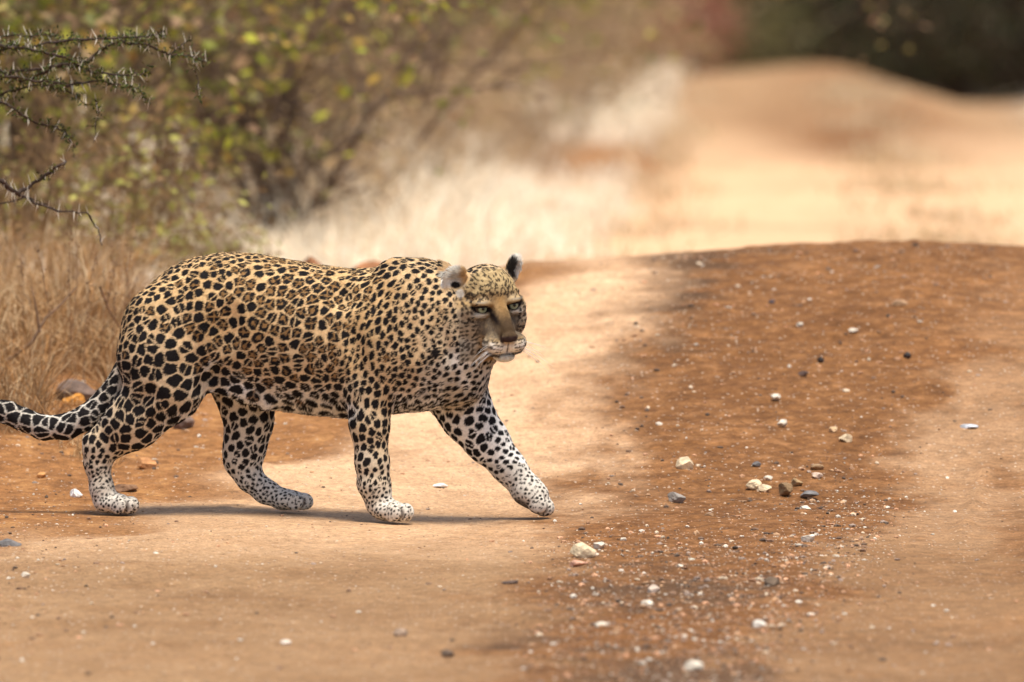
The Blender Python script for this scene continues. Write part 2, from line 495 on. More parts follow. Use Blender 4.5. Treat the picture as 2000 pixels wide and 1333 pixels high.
TOES = []
def TOE(P):
    o = np.zeros(len(P))
    for c, R, s in TOES:
        L = (P - c) @ R / s
        m = (L[:, 0] > .016) & (L[:, 0] < .07) & (np.abs(L[:, 1]) < .05) & (np.abs(L[:, 2]) < .04)
        for g in (-.0175, 0, .0175): o = np.maximum(o, m * sstep(.0022, .0006, np.abs(L[:, 1] - g)) * sstep(.014, .024, L[:, 0]))
    return o
def foot(px, py, off, ang=0.0, s=1.0, bottom=None, spread=1.0, pitch=0.0):
    """paw pad plus four toes; ang turns the toes towards the camera, pitch lets them droop"""
    c = bp(px, py, off)
    ca, sa = math.cos(ang), math.sin(ang)
    cpz, spz = math.cos(pitch), math.sin(pitch)
    fwd = np.array([ca * cpz, -sa * cpz, -spz]); side = np.array([sa, ca, 0]); up = np.cross(fwd, side)
    up = up if up[2] > 0 else -up
    R = np.stack([fwd, side, up], 1)
    TOES.append((c, R, s))
    ell(c + fwd * -.006 * s, np.array([.043, .036, .025]) * s, R, .012)
    for i, (u, w) in enumerate(((-1.5, .010), (-.5, .022), (.5, .022), (1.5, .010))):
        tc = c + fwd * (w + .012) * s + side * u * .0175 * spread * s - up * .003 * s
        ell(tc, np.array([.0225, .0098, .0205]) * s, R, .0025)
    return R
foot(229, 984, -.085, .62, 1.08)
foot(569, 977, .08, .45, 1.04)
foot(764, 998, -.098, .62, 1.12)
foot(1041, 971, .09, .25, 1.14, pitch=.62)
ell(bp(1024, 958, .09), (.032, .032, .034), None, .012)

# tail
TAIL = [(290, 600, 14, .0), (272, 660, 20, .0), (247, 725, 24, -.02), (214, 778, 25.5, -.035), (172, 815, 25, -.05), (130, 834, 24.5, -.055), (85, 836, 23.5, -.055), (45, 820, 22, -.055), (16, 806, 21, -.055)]
limb(TAIL, .010)
add_tail_tip = bp(2, 800, -.055)
cone(bp(16, 806, -.055), 21 * PX, add_tail_tip, 19 * PX, .01)

# ---- head, in its own frame (right, forward, up); photo pixels
YAW, ROLL, PIT = math.radians(23), math.radians(-5), math.radians(-6)
HF = np.array([math.sin(YAW), -math.cos(YAW), 0.0])
HRt = np.array([math.cos(YAW), math.sin(YAW), 0.0])
HU = np.array([0, 0, 1.0])
HF2 = HF * math.cos(PIT) + HU * math.sin(PIT); HU2 = np.cross(HF2, HRt)
HR3 = HRt * math.cos(ROLL) - HU2 * math.sin(ROLL); HU3 = np.cross(HF2, HR3)
HM = np.stack([HR3, HF2, HU3], 1)
HC = bp(951, 592, -.035)
def hp(u, w, v): return HC + HM @ (np.array([u, w, v], float) * PX)
def hell(u, w, v, a, b, c, k=8, cut=False, tilt=None):
    R = HM
    if tilt is not None: R = HM @ tilt
    ell(hp(u, w, v), np.array([a, b, c], float) * PX, R, k * PX, cut)
# neck
cone(bp(815, 620, -.0), 98 * PX, bp(925, 625, -.03), 72 * PX, .05, .85)
cone(bp(880, 700, -.01), 62 * PX, bp(940, 672, -.03), 36 * PX, .03)
hell(0, -22, -14, 68, 58, 62, 20)
hell(0, -6, 20, 60, 60, 54, 14)        # cranium
hell(0, 30, 32, 40, 36, 32, 14)        # forehead
for s_ in (-1, 1):
    hell(s_ * 44, 12, -30, 30, 36, 38, 12)   # cheeks
    hell(s_ * 31, 44, 24, 19, 14, 12, 8)     # brow
    hell(s_ * 46, 30, -6, 22, 22, 18, 8)     # cheekbone
cone(hp(0, 48, 14), 17 * PX, hp(0, 92, -42), 18 * PX, 14 * PX)      # bridge of the nose
cone(hp(0, 30, -40), 40 * PX, hp(0, 68, -60), 30 * PX, 12 * PX)
for s_ in (-1, 1):
    hell(s_ * 20, 80, -67, 25, 25, 21, 6)    # lip pads
    hell(s_ * 32, 66, 1, 18, 14, 10, 5, cut=True)   # eye sockets
hell(0, 109, -50, 17, 9, 10, 4)         # nose pad
hell(0, 76, -90, 19, 19, 11, 5)        # chin
for s_ in (-1, 1):
    hell(s_ * 34, 55.5, 11.6, 20, 13, 8.5, 4, tilt=np.array(Matrix.Rotation(math.radians(s_ * -5), 3, 'Y')))    # upper lid
    hell(s_ * 34, 53, -10.4, 17, 9, 5, 5)    # lower lid
    hell(s_ * 7, 119, -52, 2.6, 5, 3, 1.2, cut=True)    # nostrils
hell(0, 108, -84, 2, 10, 12, 2, cut=True)
hell(0, 100, -87, 24, 14, 1.6, 2, cut=True)   # mouth line
# ears: rounded shells with a scooped front
def ear(u, v, w, out, back, rx, rz, k=2, depth=8):
    T = np.array(Matrix.Rotation(math.radians(out), 3, 'Y') @ Matrix.Rotation(math.radians(back), 3, 'Z'))
    ell(hp(u, w, v), np.array([rx, 9, rz]) * PX, HM @ T, 6 * PX)
    c = hp(u, w, v) + (HM @ T) @ (np.array([0, depth, 1]) * PX)
    ell(c, np.array([rx * .74, 8.5, rz * .76]) * PX, HM @ T, k * PX, cut=True)
ear(-60, 50, -6, -34, 12, 27, 27, 2, 9)
ear(62, 56, -10, 20, -40, 24, 30, 2, 8)

# surface extraction (surface nets)
def surface_nets(F):
    nx_, ny_, nz_ = F.shape
    ins = F < 0
    cells = np.zeros((nx_ - 1, ny_ - 1, nz_ - 1), np.int8)
    for a in (0, 1):
        for b in (0, 1):
            for c in (0, 1):
                cells += ins[a:nx_ - 1 + a, b:ny_ - 1 + b, c:nz_ - 1 + c]
    act = (cells > 0) & (cells < 8)
    ci = np.argwhere(act)
    idx = np.full(act.shape, -1, np.int64); idx[act] = np.arange(len(ci))
    acc = np.zeros((len(ci), 3)); cnt = np.zeros(len(ci))
    corners = [(0, 0, 0), (1, 0, 0), (0, 1, 0), (1, 1, 0), (0, 0, 1), (1, 0, 1), (0, 1, 1), (1, 1, 1)]
    val = [F[ci[:, 0] + a, ci[:, 1] + b, ci[:, 2] + c].astype(float) for a, b, c in corners]
    for i, A in enumerate(corners):
        for j, B in enumerate(corners):
            if j > i and sum(abs(p - q) for p, q in zip(A, B)) == 1:
                m = (val[i] < 0) != (val[j] < 0)
                t = np.where(m, val[i] / np.where(m, val[i] - val[j], 1), 0)
                pt = np.array(A)[None] + t[:, None] * (np.array(B) - np.array(A))[None]
                acc += pt * m[:, None]; cnt += m
    V = ci + acc / cnt[:, None]
    Q = []
    for ax in range(3):
        s0 = [slice(None)] * 3; s1 = [slice(None)] * 3
        s0[ax] = slice(0, -1); s1[ax] = slice(1, None)
        o1, o2 = [i for i in range(3) if i != ax]
        for o in (o1, o2): s0[o] = slice(1, -1); s1[o] = slice(1, -1)
        a = ins[tuple(s0)]; b = ins[tuple(s1)]
        for flag, (p, q) in ((True, (a, ~b)), (False, (~a, b))):
            e_ = np.argwhere(p & q)
            e_[:, o1] += 1; e_[:, o2] += 1
            def g(d1, d2):
                k_ = e_.copy(); k_[:, o1] -= d1; k_[:, o2] -= d2
                return idx[k_[:, 0], k_[:, 1], k_[:, 2]]
            quad = np.stack([g(1, 1), g(0, 1), g(0, 0), g(1, 0)], 1)
            if (flag and ax == 1) or (not flag and ax != 1): quad = quad[:, ::-1]
            Q.append(quad)
    return lo + V * VX, np.concatenate(Q)

LV, LF = surface_nets(FLD)
# light smoothing, keeps the shape but removes voxel steps
nb = np.concatenate([LF[:, [0, 1]], LF[:, [1, 2]], LF[:, [2, 3]], LF[:, [3, 0]]])
def laplace(V, n, w):
    deg = np.bincount(nb[:, 0], minlength=len(V)) + np.bincount(nb[:, 1], minlength=len(V))
    for i in range(n):
        s = np.stack([np.bincount(nb[:, 0], V[nb[:, 1], k], len(V)) + np.bincount(nb[:, 1], V[nb[:, 0], k], len(V)) for k in range(3)], 1)
        V = V + (s / deg[:, None] - V) * (w if i % 2 == 0 else -w * .9)
    return V
LV = laplace(LV, 4, .5)
def vnormals(V, F):
    n = np.cross(V[F[:, 2]] - V[F[:, 0]], V[F[:, 3]] - V[F[:, 1]])
    o = np.zeros_like(V)
    for k in range(4):
        for c in range(3): o[:, c] += np.bincount(F[:, k], n[:, c], len(V))
    return o / (np.linalg.norm(o, axis=1)[:, None] + 1e-12)
LN = vnormals(LV, LF)
# ---- coat ------------------------------------------------------------
def headlocal(P): return ((P - HC) @ HM) / PX
# control table: px, py, spacing, spot radius / spacing, rosette 0..1, elongation, angle, paleness
CT = np.array([
    (245,640,24,.43,0,1.5,80,.15),(262,590,24,.43,0,1.3,55,.05),(300,560,25,.42,0,1.2,30,.0),(360,510,24,.42,0,1.3,15,.0),
    (440,500,23,.42,.1,1.4,5,.0),(520,503,25,.42,.3,1.4,-8,.0),(620,522,26,.41,.4,1.5,-8,.0),(700,530,22,.42,.2,1.6,5,.0),
    (760,515,21,.40,0,1.4,20,.1),(820,508,21,.38,0,1.3,5,.2),(860,515,20,.38,0,1.3,-10,.2),
    (270,640,29,.44,0,1.25,75,.2),(310,610,32,.44,.2,1.15,60,.1),(360,560,32,.42,.3,1.2,20,.0),(420,560,34,.42,.7,1.1,10,.0),
    (480,550,40,.40,.9,1.1,0,.0),(550,560,44,.39,1,1.1,0,.0),(630,560,42,.38,1,1.2,-10,.0),(690,570,32,.40,.6,1.4,50,.0),
    (350,640,35,.45,.3,1.1,60,.15),(420,640,40,.42,.8,1.1,30,.0),(500,640,46,.40,1,1.1,60,.05),(580,640,46,.39,1,1.15,80,.1),(650,640,40,.40,.8,1.3,75,.1),
    (300,700,36,.46,0,1.15,85,.35),(360,700,36,.45,.3,1.1,20,.25),(430,700,34,.42,.6,1.2,50,.25),(500,720,36,.41,.7,1.2,20,.3),(570,720,36,.41,.8,1.2,10,.3),(640,710,34,.41,.6,1.5,85,.25),
    (260,750,36,.47,0,1.2,70,.5),(330,750,36,.47,0,1.15,10,.4),(390,750,32,.45,0,1.4,35,.6),(300,800,34,.47,0,1.3,35,.5),(240,800,33,.46,0,1.2,85,.5),
    (200,850,26,.44,0,1.15,80,.5),(255,860,28,.45,0,1.3,25,.5),(190,890,17,.37,0,1.2,60,.6),(198,930,13,.36,0,1.2,-5,.75),(205,955,10,.34,0,1.2,-5,.85),
    (230,985,11,.30,0,1,0,.95),(180,985,11,.30,0,1,0,.95),
    (180,800,27,.58,0,1.3,40,.95),(130,833,27,.58,0,1.2,20,.95),(70,830,26,.58,0,1.2,0,.95),(15,808,24,.58,0,1.1,0,.95),(215,750,25,.58,0,1.4,60,.8),
    (470,762,36,.48,0,1.4,0,.95),(540,795,46,.42,0,1.5,0,1),(620,803,46,.42,0,1.6,-3,1),(680,803,42,.42,0,1.5,0,1),(560,770,32,.42,.2,1.4,-10,.5),(640,775,30,.42,.2,1.4,0,.5),
    (700,620,21,.39,0,2.0,72,.0),(690,700,20,.39,0,2.0,82,.1),(745,570,21,.38,0,1.6,55,.0),(750,640,20,.38,0,1.8,75,.1),(740,700,20,.38,0,1.6,85,.15),
    (800,550,19,.36,0,1.4,60,.15),(800,620,18,.36,0,1.4,75,.15),(800,690,18,.37,0,1.2,80,.2),(850,560,18,.35,0,1.4,75,.15),(850,620,16,.34,0,1.3,75,.2),(850,680,15,.35,0,1.1,60,.45),
    (730,750,21,.41,0,1.3,75,.3),(790,750,17,.39,0,1.1,45,.35),(845,745,16,.34,0,1.1,20,.7),(700,780,21,.42,0,1.6,80,.5),(745,790,20,.42,0,1.3,70,.35),(830,780,20,.36,0,1.4,0,.6),
    (715,830,22,.42,0,1.5,82,.45),(740,870,20,.41,0,1.4,80,.5),(705,900,19,.42,0,1.5,75,.65),(740,930,15,.38,0,1.3,60,.6),(728,965,12,.36,0,1.2,45,.75),(760,990,11,.30,0,1.2,20,.92),(800,1003,11,.26,0,1,20,.97),
    (900,705,19,.30,0,1.2,60,.95),(870,735,18,.31,0,1.2,20,.85),(915,745,20,.31,0,1.2,0,.95),(880,650,14,.34,0,1.2,70,.5),(920,660,13,.30,0,1.1,40,.6),(930,740,17,.34,0,1.2,0,.8),(900,770,22,.38,0,1.8,5,.8),
], float)
CTF = np.array([   # far legs, whiter inside fur
    (450,740,34,.46,0,1.3,0,.8),(500,770,34,.44,0,1.2,30,.85),(480,820,29,.38,0,1.15,60,.85),(480,870,24,.38,0,1.2,60,.85),(465,900,19,.38,0,1.2,45,.85),
    (490,935,14,.34,0,1.3,-30,.95),(520,960,12,.33,0,1.2,-35,1),(555,972,12,.29,0,1,0,.95),(590,980,12,.27,0,1,0,.95),
    (870,720,18,.36,0,1.2,20,.7),(900,780,24,.40,0,1.6,10,.85),(940,810,24,.37,0,1.3,30,.95),(900,830,25,.38,0,1.3,70,.95),(940,860,26,.38,0,1.2,60,1),(980,870,18,.34,0,1.2,20,1),
    (985,910,15,.34,0,1.3,10,1),(1015,935,11,.28,0,1.2,20,1),(1040,970,13,.27,0,1.2,20,.95)], float)

def control(P):
    px, py = proj(P)
    L = headlocal(P)
    out = np.zeros((len(P), 6))
    for tab, far in ((CT, False), (CTF, True)):
        fo = P[:, 1] - yax(P[:, 0])
        leg = (fo > .02) & (((py > 752) & (px > 400) & (px < 625)) | ((py > 745) & (px > 838)))
        m = leg if far else ~leg
        if not m.any(): continue
        for i0 in range(0, m.sum(), 60000):
            ii = np.flatnonzero(m)[i0:i0 + 60000]
            d2 = (px[ii, None] - tab[None, :, 0]) ** 2 + (py[ii, None] - tab[None, :, 1]) ** 2 + 30
            w = d2 ** -2.0
            w /= w.sum(1)[:, None]
            c = np.zeros((len(ii), 6))
            for j, kk in enumerate((2, 3, 4, 5, 7)):
                c[:, (0, 1, 2, 3, 5)[j]] = w @ tab[:, kk]
            ang = np.radians(tab[:, 6]) * 2
            c[:, 4] = np.arctan2(w @ np.sin(ang), w @ np.cos(ang)) / 2
            out[ii] = c
    return out, px, py, L

rng = np.random.default_rng(11)
CV_, vpx, vpy, vL = control(LV)
isface = (vL[:, 1] > 16) & (vL[:, 2] > -105) & (vL[:, 2] < 95) & (np.abs(vL[:, 0]) < 72) & (vpx > 880)
isear = (vL[:, 2] > 44) & (np.abs(vL[:, 0]) > 38) & (vL[:, 1] < 20) & (vL[:, 2] < 110) & (vpx > 860)
def dilated(P, Nn, C, spacing_of, order, cell=.012):
    """dart throwing over surface points with a spacing that varies"""
    grid = {}
    acc = []
    for i in order:
        p = P[i]; s = spacing_of[i]
        kx, ky, kz = int(p[0] // .05), int(p[1] // .05), int(p[2] // .05)
        ok = True
        for a in (-1, 0, 1):
            for b in (-1, 0, 1):
                for c in (-1, 0, 1):
                    for j in grid.get((kx + a, ky + b, kz + c), ()):
                        q = P[j]
                        dd = (p[0] - q[0]) ** 2 + (p[1] - q[1]) ** 2 + (p[2] - q[2]) ** 2
                        mm = (s + spacing_of[j]) * .5
                        if dd < mm * mm: ok = False; break
                    if not ok: break
                if not ok: break
            if not ok: break
        if ok:
            acc.append(i); grid.setdefault((kx, ky, kz), []).append(i)
    return np.array(acc)
fine_ = np.where((LV[:, 0] < -.38) & (LV[:, 2] > .2), .90, 1.0)
fine_ = fine_ * (1 + .16 * sstep(690, 740, vpx) * sstep(800, 770, vpy)) * (1 - .12 * sstep(380, 430, vpx) * sstep(720, 660, vpx) * sstep(760, 700, vpy))
CV_[:, 0] *= fine_
thigh_ = sstep(650, 740, vpy) * sstep(460, 400, vpx) * (vpy < 880)
front_ = sstep(770, 800, vpy) * (vpx > 640) * sstep(960, 930, vpy)
farh_ = (LV[:, 1] > yax(LV[:, 0]) + .02) * sstep(760, 790, vpy) * (vpx > 420) * (vpx < 620) * sstep(930, 905, vpy)
CV_[:, 0] *= 1 + .20 * np.maximum(np.maximum(thigh_, front_), farh_)
tail_ = (vpx < 215) & (vpy > 745) & (vpy < 862) & (LV[:, 1] < yax(LV[:, 0]) - .0)
CV_[tail_ & (vpx < 165), 0] *= 1.28
CV_[tail_ & (vpx < 165), 1] *= 1.12
sp = CV_[:, 0] * PX * .585
order = rng.permutation(np.flatnonzero(~isface & ~isear))[:160000]
seeds = dilated(LV, LN, None, sp, order)
# every seed is one spot cell: solid, or a rosette with a brown centre and a ring broken into lobes
SD = []
for i in seeds:
    s, rf, ros, el_, an, pale = CV_[i]
    n = LN[i]
    t1 = np.array([math.cos(an), 0, math.sin(an)]); t1 = t1 - n * (t1 @ n)
    l = np.linalg.norm(t1)
    if l < .2: t1 = np.cross(n, [0, 1, 0]); l = np.linalg.norm(t1) + 1e-9
    t1 /= l; rot = rng.normal(0, .2)
    t2 = np.cross(n, t1)
    a1 = t1 * math.cos(rot) + t2 * math.sin(rot)
    pitch = s * PX * .64
    isr = rng.random() < ros * .85
    lob = rng.integers(3, 6) if isr else (2 if rng.random() < .25 + .3 * ros else 0)
    SD.append((LV[i], a1, np.cross(n, a1), pitch, (.69 if isr else rf * 1.42) * pitch * rng.uniform(.88, 1.08), el_ * rng.uniform(.85, 1.15) if not isr else 1.08,
               rng.uniform(.10, .21) * pitch if isr else 0, lob, rng.uniform(0, 6.28), rng.uniform(-.08, .08) * pitch))

# facial spots and bars, drawn in the frame of the head: u, v, half length, half width, angle
FS = []
r2 = np.random.default_rng(5)
def fgrid(u0, u1, v0, v1, st, r, j=.3, el_=1.25, ang=0, fan=0):
    for u in np.arange(u0, u1, st):
        for v in np.arange(v0, v1, st):
            uu, vv = u + r2.uniform(-j, j) * st, v + r2.uniform(-j, j) * st
            FS.append((uu, vv, r * el_ * r2.uniform(.7, 1.3), r * r2.uniform(.7, 1.2), ang + fan * uu + r2.normal(0, 28)))
fgrid(-54, 56, 30, 90, 7.4, 2.2, .42, 1.3, 90, -1.2)
fgrid(-22, 22, 22, 34, 6.5, 1.4, .3, 2.2, 90, -2)
fgrid(-52, 54, 17, 30, 6.0, 1.5, .4, 1.8, 60, 0)
for s_ in (-1, 1):
    a, b = sorted((s_ * 46, s_ * 76))
    fgrid(a, b, -24, 30, 8.5, 2.6, .34, 1.3, 70)
    a, b = sorted((s_ * 34, s_ * 76))
    fgrid(a, b, -68, -22, 8.5, 2.5, .34, 1.5, s_ * -25)
    a, b = sorted((s_ * 36, s_ * 78))
    fgrid(a, b, -102, -66, 10, 3.4, .34, 1.4, 30)
    a, b = sorted((s_ * 21, s_ * 44))
    fgrid(a, b, -58, -20, 5.5, 1.5, .4, 2.0, s_ * -60)
    FS += [(s_ * 13, 29, 6, 2.0, s_ * 28), (s_ * 21, 36, 4, 2.2, s_ * -20), (s_ * 8, 40, 3, 2, 0), (s_ * 16, 44, 5, 1.8, s_ * 60), (s_ * 44, 27, 6, 1.8, s_ * -25), (s_ * 52, 18, 6, 1.8, s_ * -40)]
    for r_, (v, n_) in enumerate(((-60, 3), (-67, 3), (-74, 3), (-80, 2))):
        for q in range(n_):
            FS.append((s_ * (14 + q * 7 + r_), v + q * 1.2, 3.6, 1.5, s_ * 6))
FS = np.array(FS)
OCHRE = np.array([.62, .40, .18]); OCH2 = np.array([.50, .245, .075]); PALE = np.array([.60, .475, .32]); WHITE = np.array([.62, .575, .50])
BLACK = np.array([.012, .010, .010])

def coat(P, Nn):
    C, px, py, L = control(P)
    n = len(P)
    warp = np.stack([noise3(P, .012, 40 + k) for k in range(3)], 1) * .0022 + np.stack([noise3(P, .0045, 50 + k) for k in range(3)], 1) * .0008
    Pw = P + warp
    pale = C[:, 5]
    nn = noise3(P, .06, 60)
    # colour of the ground coat
    top = sstep(.42, .62, P[:, 2]) * (1 - np.clip(pale * 2, 0, 1))
    base = OCHRE * (1 - .14 * nn[:, None]) + (PALE - OCHRE) * .3 * (.5 - .5 * nn[:, None])
    base = base * (1 - top[:, None] * .0) 
    p1 = np.clip(pale * 1.6, 0, 1)[:, None]; p2 = np.clip(pale * 2 - 1, 0, 1)[:, None]
    base = base * (1 - p1) + PALE * p1
    base = base * (1 - p2) + WHITE * p2
    bw_ = sstep(.86, .97, pale) * (py < 905) * (px > 400)
    base = base * (1 - bw_[:, None]) + np.array([.80, .76, .69]) * bw_[:, None]
    under = sstep(-.35, -.8, Nn[:, 2]) * sstep(.16, .22, P[:, 2]) * (px < 870)
    base = base * (1 - under[:, None]) + np.array([.80, .76, .69]) * under[:, None]
    # spots
    face = (L[:, 1] > 8) & (L[:, 2] > -105) & (L[:, 2] < 95) & (np.abs(L[:, 0]) < 74) & (px > 880)
    earm = (L[:, 2] > 34) & (np.abs(L[:, 0]) > 36) & (L[:, 1] < 16) & (L[:, 1] > -34) & (L[:, 2] < 110) & (px > 860)
    kd = KDTree(n)
    for i, p in enumerate(Pw): kd.insert(p, i)
    kd.balance()
    big = 9.0
    b1 = np.full(n, big); b2 = np.full(n, big); own = np.full(n, -1); loc = np.zeros((n, 2))
    for g, (c, a1, a2, pitch, R_, el_, hole, lob, ph, ofs) in enumerate(SD):
        f = kd.find_range(c, pitch * 1.75)
        if not f: continue
        ii = np.array([q[1] for q in f])
        v = Pw[ii] - c
        t = v @ a1; o = v @ a2; hgt = np.maximum((v * v).sum(1) - t * t - o * o, 0)
        e_ = math.sqrt(el_)
        d = np.sqrt((t / e_) ** 2 + (o * e_) ** 2 + hgt)
        m = d < b1[ii]
        b2[ii] = np.where(m, b1[ii], np.minimum(b2[ii], d))
        b1[ii] = np.where(m, d, b1[ii]); own[ii] = np.where(m, g, own[ii])
        loc[ii[m], 0] = (t / e_)[m]; loc[ii[m], 1] = (o * e_)[m]
    par = np.array([(q[3], q[4], q[6], q[7], q[8], q[9]) for q in SD])[np.maximum(own, 0)]
    pitch, R_, hole, lob, ph, ofs = par.T
    R_ = R_ * (1 + .16 * noise3(P, .009, 90)); gap = np.maximum(.06 * pitch, .0008)
    edge = np.where(b2 < big - 1, (b2 - b1) / 2, 1.0)
    # rounded cells: distance to the rim and to the neighbour meet in a soft corner
    ea, eb = R_ - b1, edge - gap
    kk = .16 * pitch
    hh = np.clip(.5 + .5 * (eb - ea) / kk, 0, 1)
    rim = eb + (ea - eb) * hh - kk * hh * (1 - hh) * .9 + .0012 * noise3(P, .005, 94)
    dark = sstep(-.0005, .0007, rim) * (own >= 0)
    r_in = np.hypot(loc[:, 0] - ofs, loc[:, 1] - ofs * .6)
    th = np.arctan2(loc[:, 1], loc[:, 0])
    hl = sstep(hole + .0008, hole - .0006, r_in * (1 + .25 * noise3(P, .007, 91))) * (hole > 0)
    # narrow radial breaks between the lobes
    k_ = np.maximum(lob, 1)
    da = np.abs((((th - ph) * k_ / (2 * np.pi)) + .5) % 1 - .5) * 2 * np.pi / k_ * b1
    brk = sstep(.0019, .0007, da * (1 + .5 * noise3(P, .006, 92))) * (lob > 0) * np.where(hole > 0, (noise3(P, .02, 93) > -.35), 1)
    inner = np.maximum(hl, brk * (hole > 0)) * sstep(R_ + .0007, R_ - .0007, b1) * (hole > 0)
    dark = dark * (1 - hl) * (1 - brk)
    dark = np.where(earm, 0, dark)
    inn = OCH2 * .46
    base = base * (1 - .9 * inner[:, None]) + inn * .9 * inner[:, None]
    col = base
    # face
    u, w, v = L[:, 0], L[:, 1], L[:, 2]
    au = np.abs(u)
    wu = u + noise3(P, .008, 70) * 1.6; wv = v + noise3(P, .008, 71) * 1.6
    def blend(c, m, k):
        m = (m * k)[:, None] if np.ndim(m) else m
        return c * (1 - m) + np.array(m) * 0 + m * 1.0 * CUR
    fcol = np.tile(np.array([.54, .36, .17]), (n, 1)) * (1 - .15 * nn[:, None])
    def put(c, mask):
        nonlocal fcol
        fcol = fcol * (1 - mask[:, None]) + np.array(c) * mask[:, None]
    put((.58, .42, .21), sstep(22, 40, v))
    put((.54, .42, .28), sstep(30, 46, au) * sstep(10, -10, v))
    put((.64, .58, .47), sstep(-48, -66, v) * sstep(20, 60, au))                 # lower cheek
    put((.90, .85, .72), np.exp(-((au - 37) / 14) ** 2 - ((v + 13) / 4) ** 2))       # under the eye
    put((.74, .66, .50), np.exp(-((au - 30) / 14) ** 2 - ((v - 22) / 4) ** 2) * .25)      # above the eye
    put((.38, .22, .085), np.exp(-(au / (13 + 3 * noise3(P, .006, 97)))  ** 2) * sstep(40, 16, v) * sstep(-60, -40, v) * (w > 30))
    put((.065, .040, .022), sstep(27, 14, au + 3 * noise3(P, .004, 98)) * sstep(14, -26, v + 5 * noise3(P, .004, 99)) * sstep(-62, -54, v) * (w > 40) * .92)
    put((.34, .27, .18), sstep(12, 22, au) * sstep(36, 26, au) * sstep(-14, -22, v) * sstep(-56, -46, v) * .4)
    put((1.22, 1.12, .95), sstep(-56, -62, v) * sstep(42, 32, au) * sstep(50, 64, w))     # lips
    put((.66, .47, .26), sstep(-55, -58, v) * sstep(-70, -64, v) * sstep(36, 24, au) * sstep(70, 84, w) * .7)
    put((1.3, 1.2, 1.0), sstep(-84, -88, v) * sstep(50, 60, w))          # chin
    fd = np.zeros(n)
    for (a, b, hl, hw, an) in FS:
        m = (np.abs(wu - a) < 10) & (np.abs(wv - b) < 10) & face
        if not m.any(): continue
        ca, sa = math.cos(math.radians(an)), math.sin(math.radians(an))
        du, dv = wu[m] - a, wv[m] - b
        q = np.sqrt(((du * ca + dv * sa) / hl) ** 2 + ((-du * sa + dv * ca) / hw) ** 2)
        fd[m] = np.maximum(fd[m], sstep(1.2, .75, q))
    fd *= np.where((v > 17) & ((au > 15) | (v > 24)) | (au > 40) | (v < -56) | ((au > 21) & (v < -20)), 1, 0) * np.where((au < 40) & (v < -20) & (v > -56), .75, 1)
    tone = np.where(v < -56, .85, .92)
    fcol = fcol * (1 - (fd * tone)[:, None]) + np.array([.03, .02, .015]) * (fd * tone)[:, None]
    put((.17, .13, .09), sstep(14, 22, au) * sstep(48, 38, au) * sstep(-10, -22, v) * sstep(-58, -50, v) * np.clip(.82 + .35 * noise3(P, .004, 100), 0, 1))
    fcol = fcol * (.72 + .14 * noise3(P, .0035, 101))[:, None]
    DK = (.016, .012, .011)
    q = np.sqrt(((au - 34) / 19) ** 2 + ((v - .5 + (au - 34) * -.14) / 8.5) ** 2)
    put(DK, sstep(1.12, .92, q))
    put(DK, np.exp(-((au - (18 - (v + 6) * -.12)) / 3.4) ** 2) * sstep(2, -4, v) * sstep(-34, -20, v))
    put(DK, np.exp(-((au - 54 - (6 - v) * .1) / 6) ** 2 - ((v - 4) / 2.4) ** 2) * .8)     # outer corner
    put((.30, .27, .22), np.exp(-((au - 36) / 16) ** 2 - ((v - 15) / 2.2) ** 2) * .7)
    put((.05, .03, .026), sstep(19, 16, au) * sstep(-45, -50, v) * sstep(-62, -58, v) * sstep(98, 102, w))
    put(DK, np.exp(-(u / 1.7) ** 2) * sstep(-60, -64, v) * sstep(-86, -82, v) * (w > 60))
    put(DK, np.exp(-((v + 87 + au * -.06) / 2.6) ** 2) * sstep(34, 26, au) * (w > 45))
    put(DK, np.exp(-((v + 83) / 5.0) ** 2 - ((au - 34) / 8) ** 2) * .9 * (w > 30))
    fm = np.clip(sstep(8, 22, w) * face, 0, 1)[:, None]
    col = col * (1 - dark[:, None]) + BLACK * dark[:, None]
    col = col * (1 - fm) + fcol * fm
    # ears: grey-white fur in the cup and rim, black backs with a pale spot
    e_l = earm & (u < 0); e_r = earm & (u > 0)
    ecol = np.tile(np.array([.70, .66, .58]), (n, 1))
    front = Nn @ HM[:, 1]
    bk = sstep(-.05, -.4, front)
    ecol = ecol * (1 - bk[:, None]) + np.array([.05, .04, .035]) * bk[:, None]
    tan = sstep(58, 46, au)
    ecol = ecol * (1 - tan[:, None]) + np.array([.52, .33, .15]) * tan[:, None]
    deep = np.exp(-(((u + 54) / 11) ** 2 + ((v - 36) / 7) ** 2)) + .45 * np.exp(-(((u + 62) / 11) ** 2 + ((v - 52) / 4) ** 2))  # shade inside the near ear's cup, painted into the fur colour
    deep = np.clip(deep, 0, 1) * (u < 0)
    ecol = ecol * (1 - deep[:, None]) + np.array([.02, .016, .014]) * deep[:, None]
    inr = sstep(.1, .5, front) * e_r * sstep(72, 62, u + (v - 60) * .25)
    ecol = ecol * (1 - inr[:, None]) + np.array([.03, .024, .02]) * inr[:, None]
    em = earm.astype(float)[:, None] * (sstep(34, 44, v) * sstep(36, 44, au))[:, None]
    col = col * (1 - em) + ecol * em
    # shaded hollow under the near ear painted black; white tuft, black throat spot
    for (cx_, cy_, rx_, ry_, cc_) in ((890, 557, 10, 7, (.015, .012, .011)), (899, 574, 8, 9, (.50, .45, .38)), (851, 690, 9, 9, (.014, .011, .01))):
        m_ = sstep(1.15, .8, np.sqrt(((px - cx_) / rx_) ** 2 + ((py - cy_) / ry_) ** 2)) * (P[:, 1] < -.12)
        col = col * (1 - m_[:, None]) + np.array(cc_) * m_[:, None]
    # soles
    sole = .85 * sstep(.45, .8, -Nn[:, 2] - .3 * Nn[:, 0]) * sstep(.075, .06, P[:, 2]) * (px > 1005)
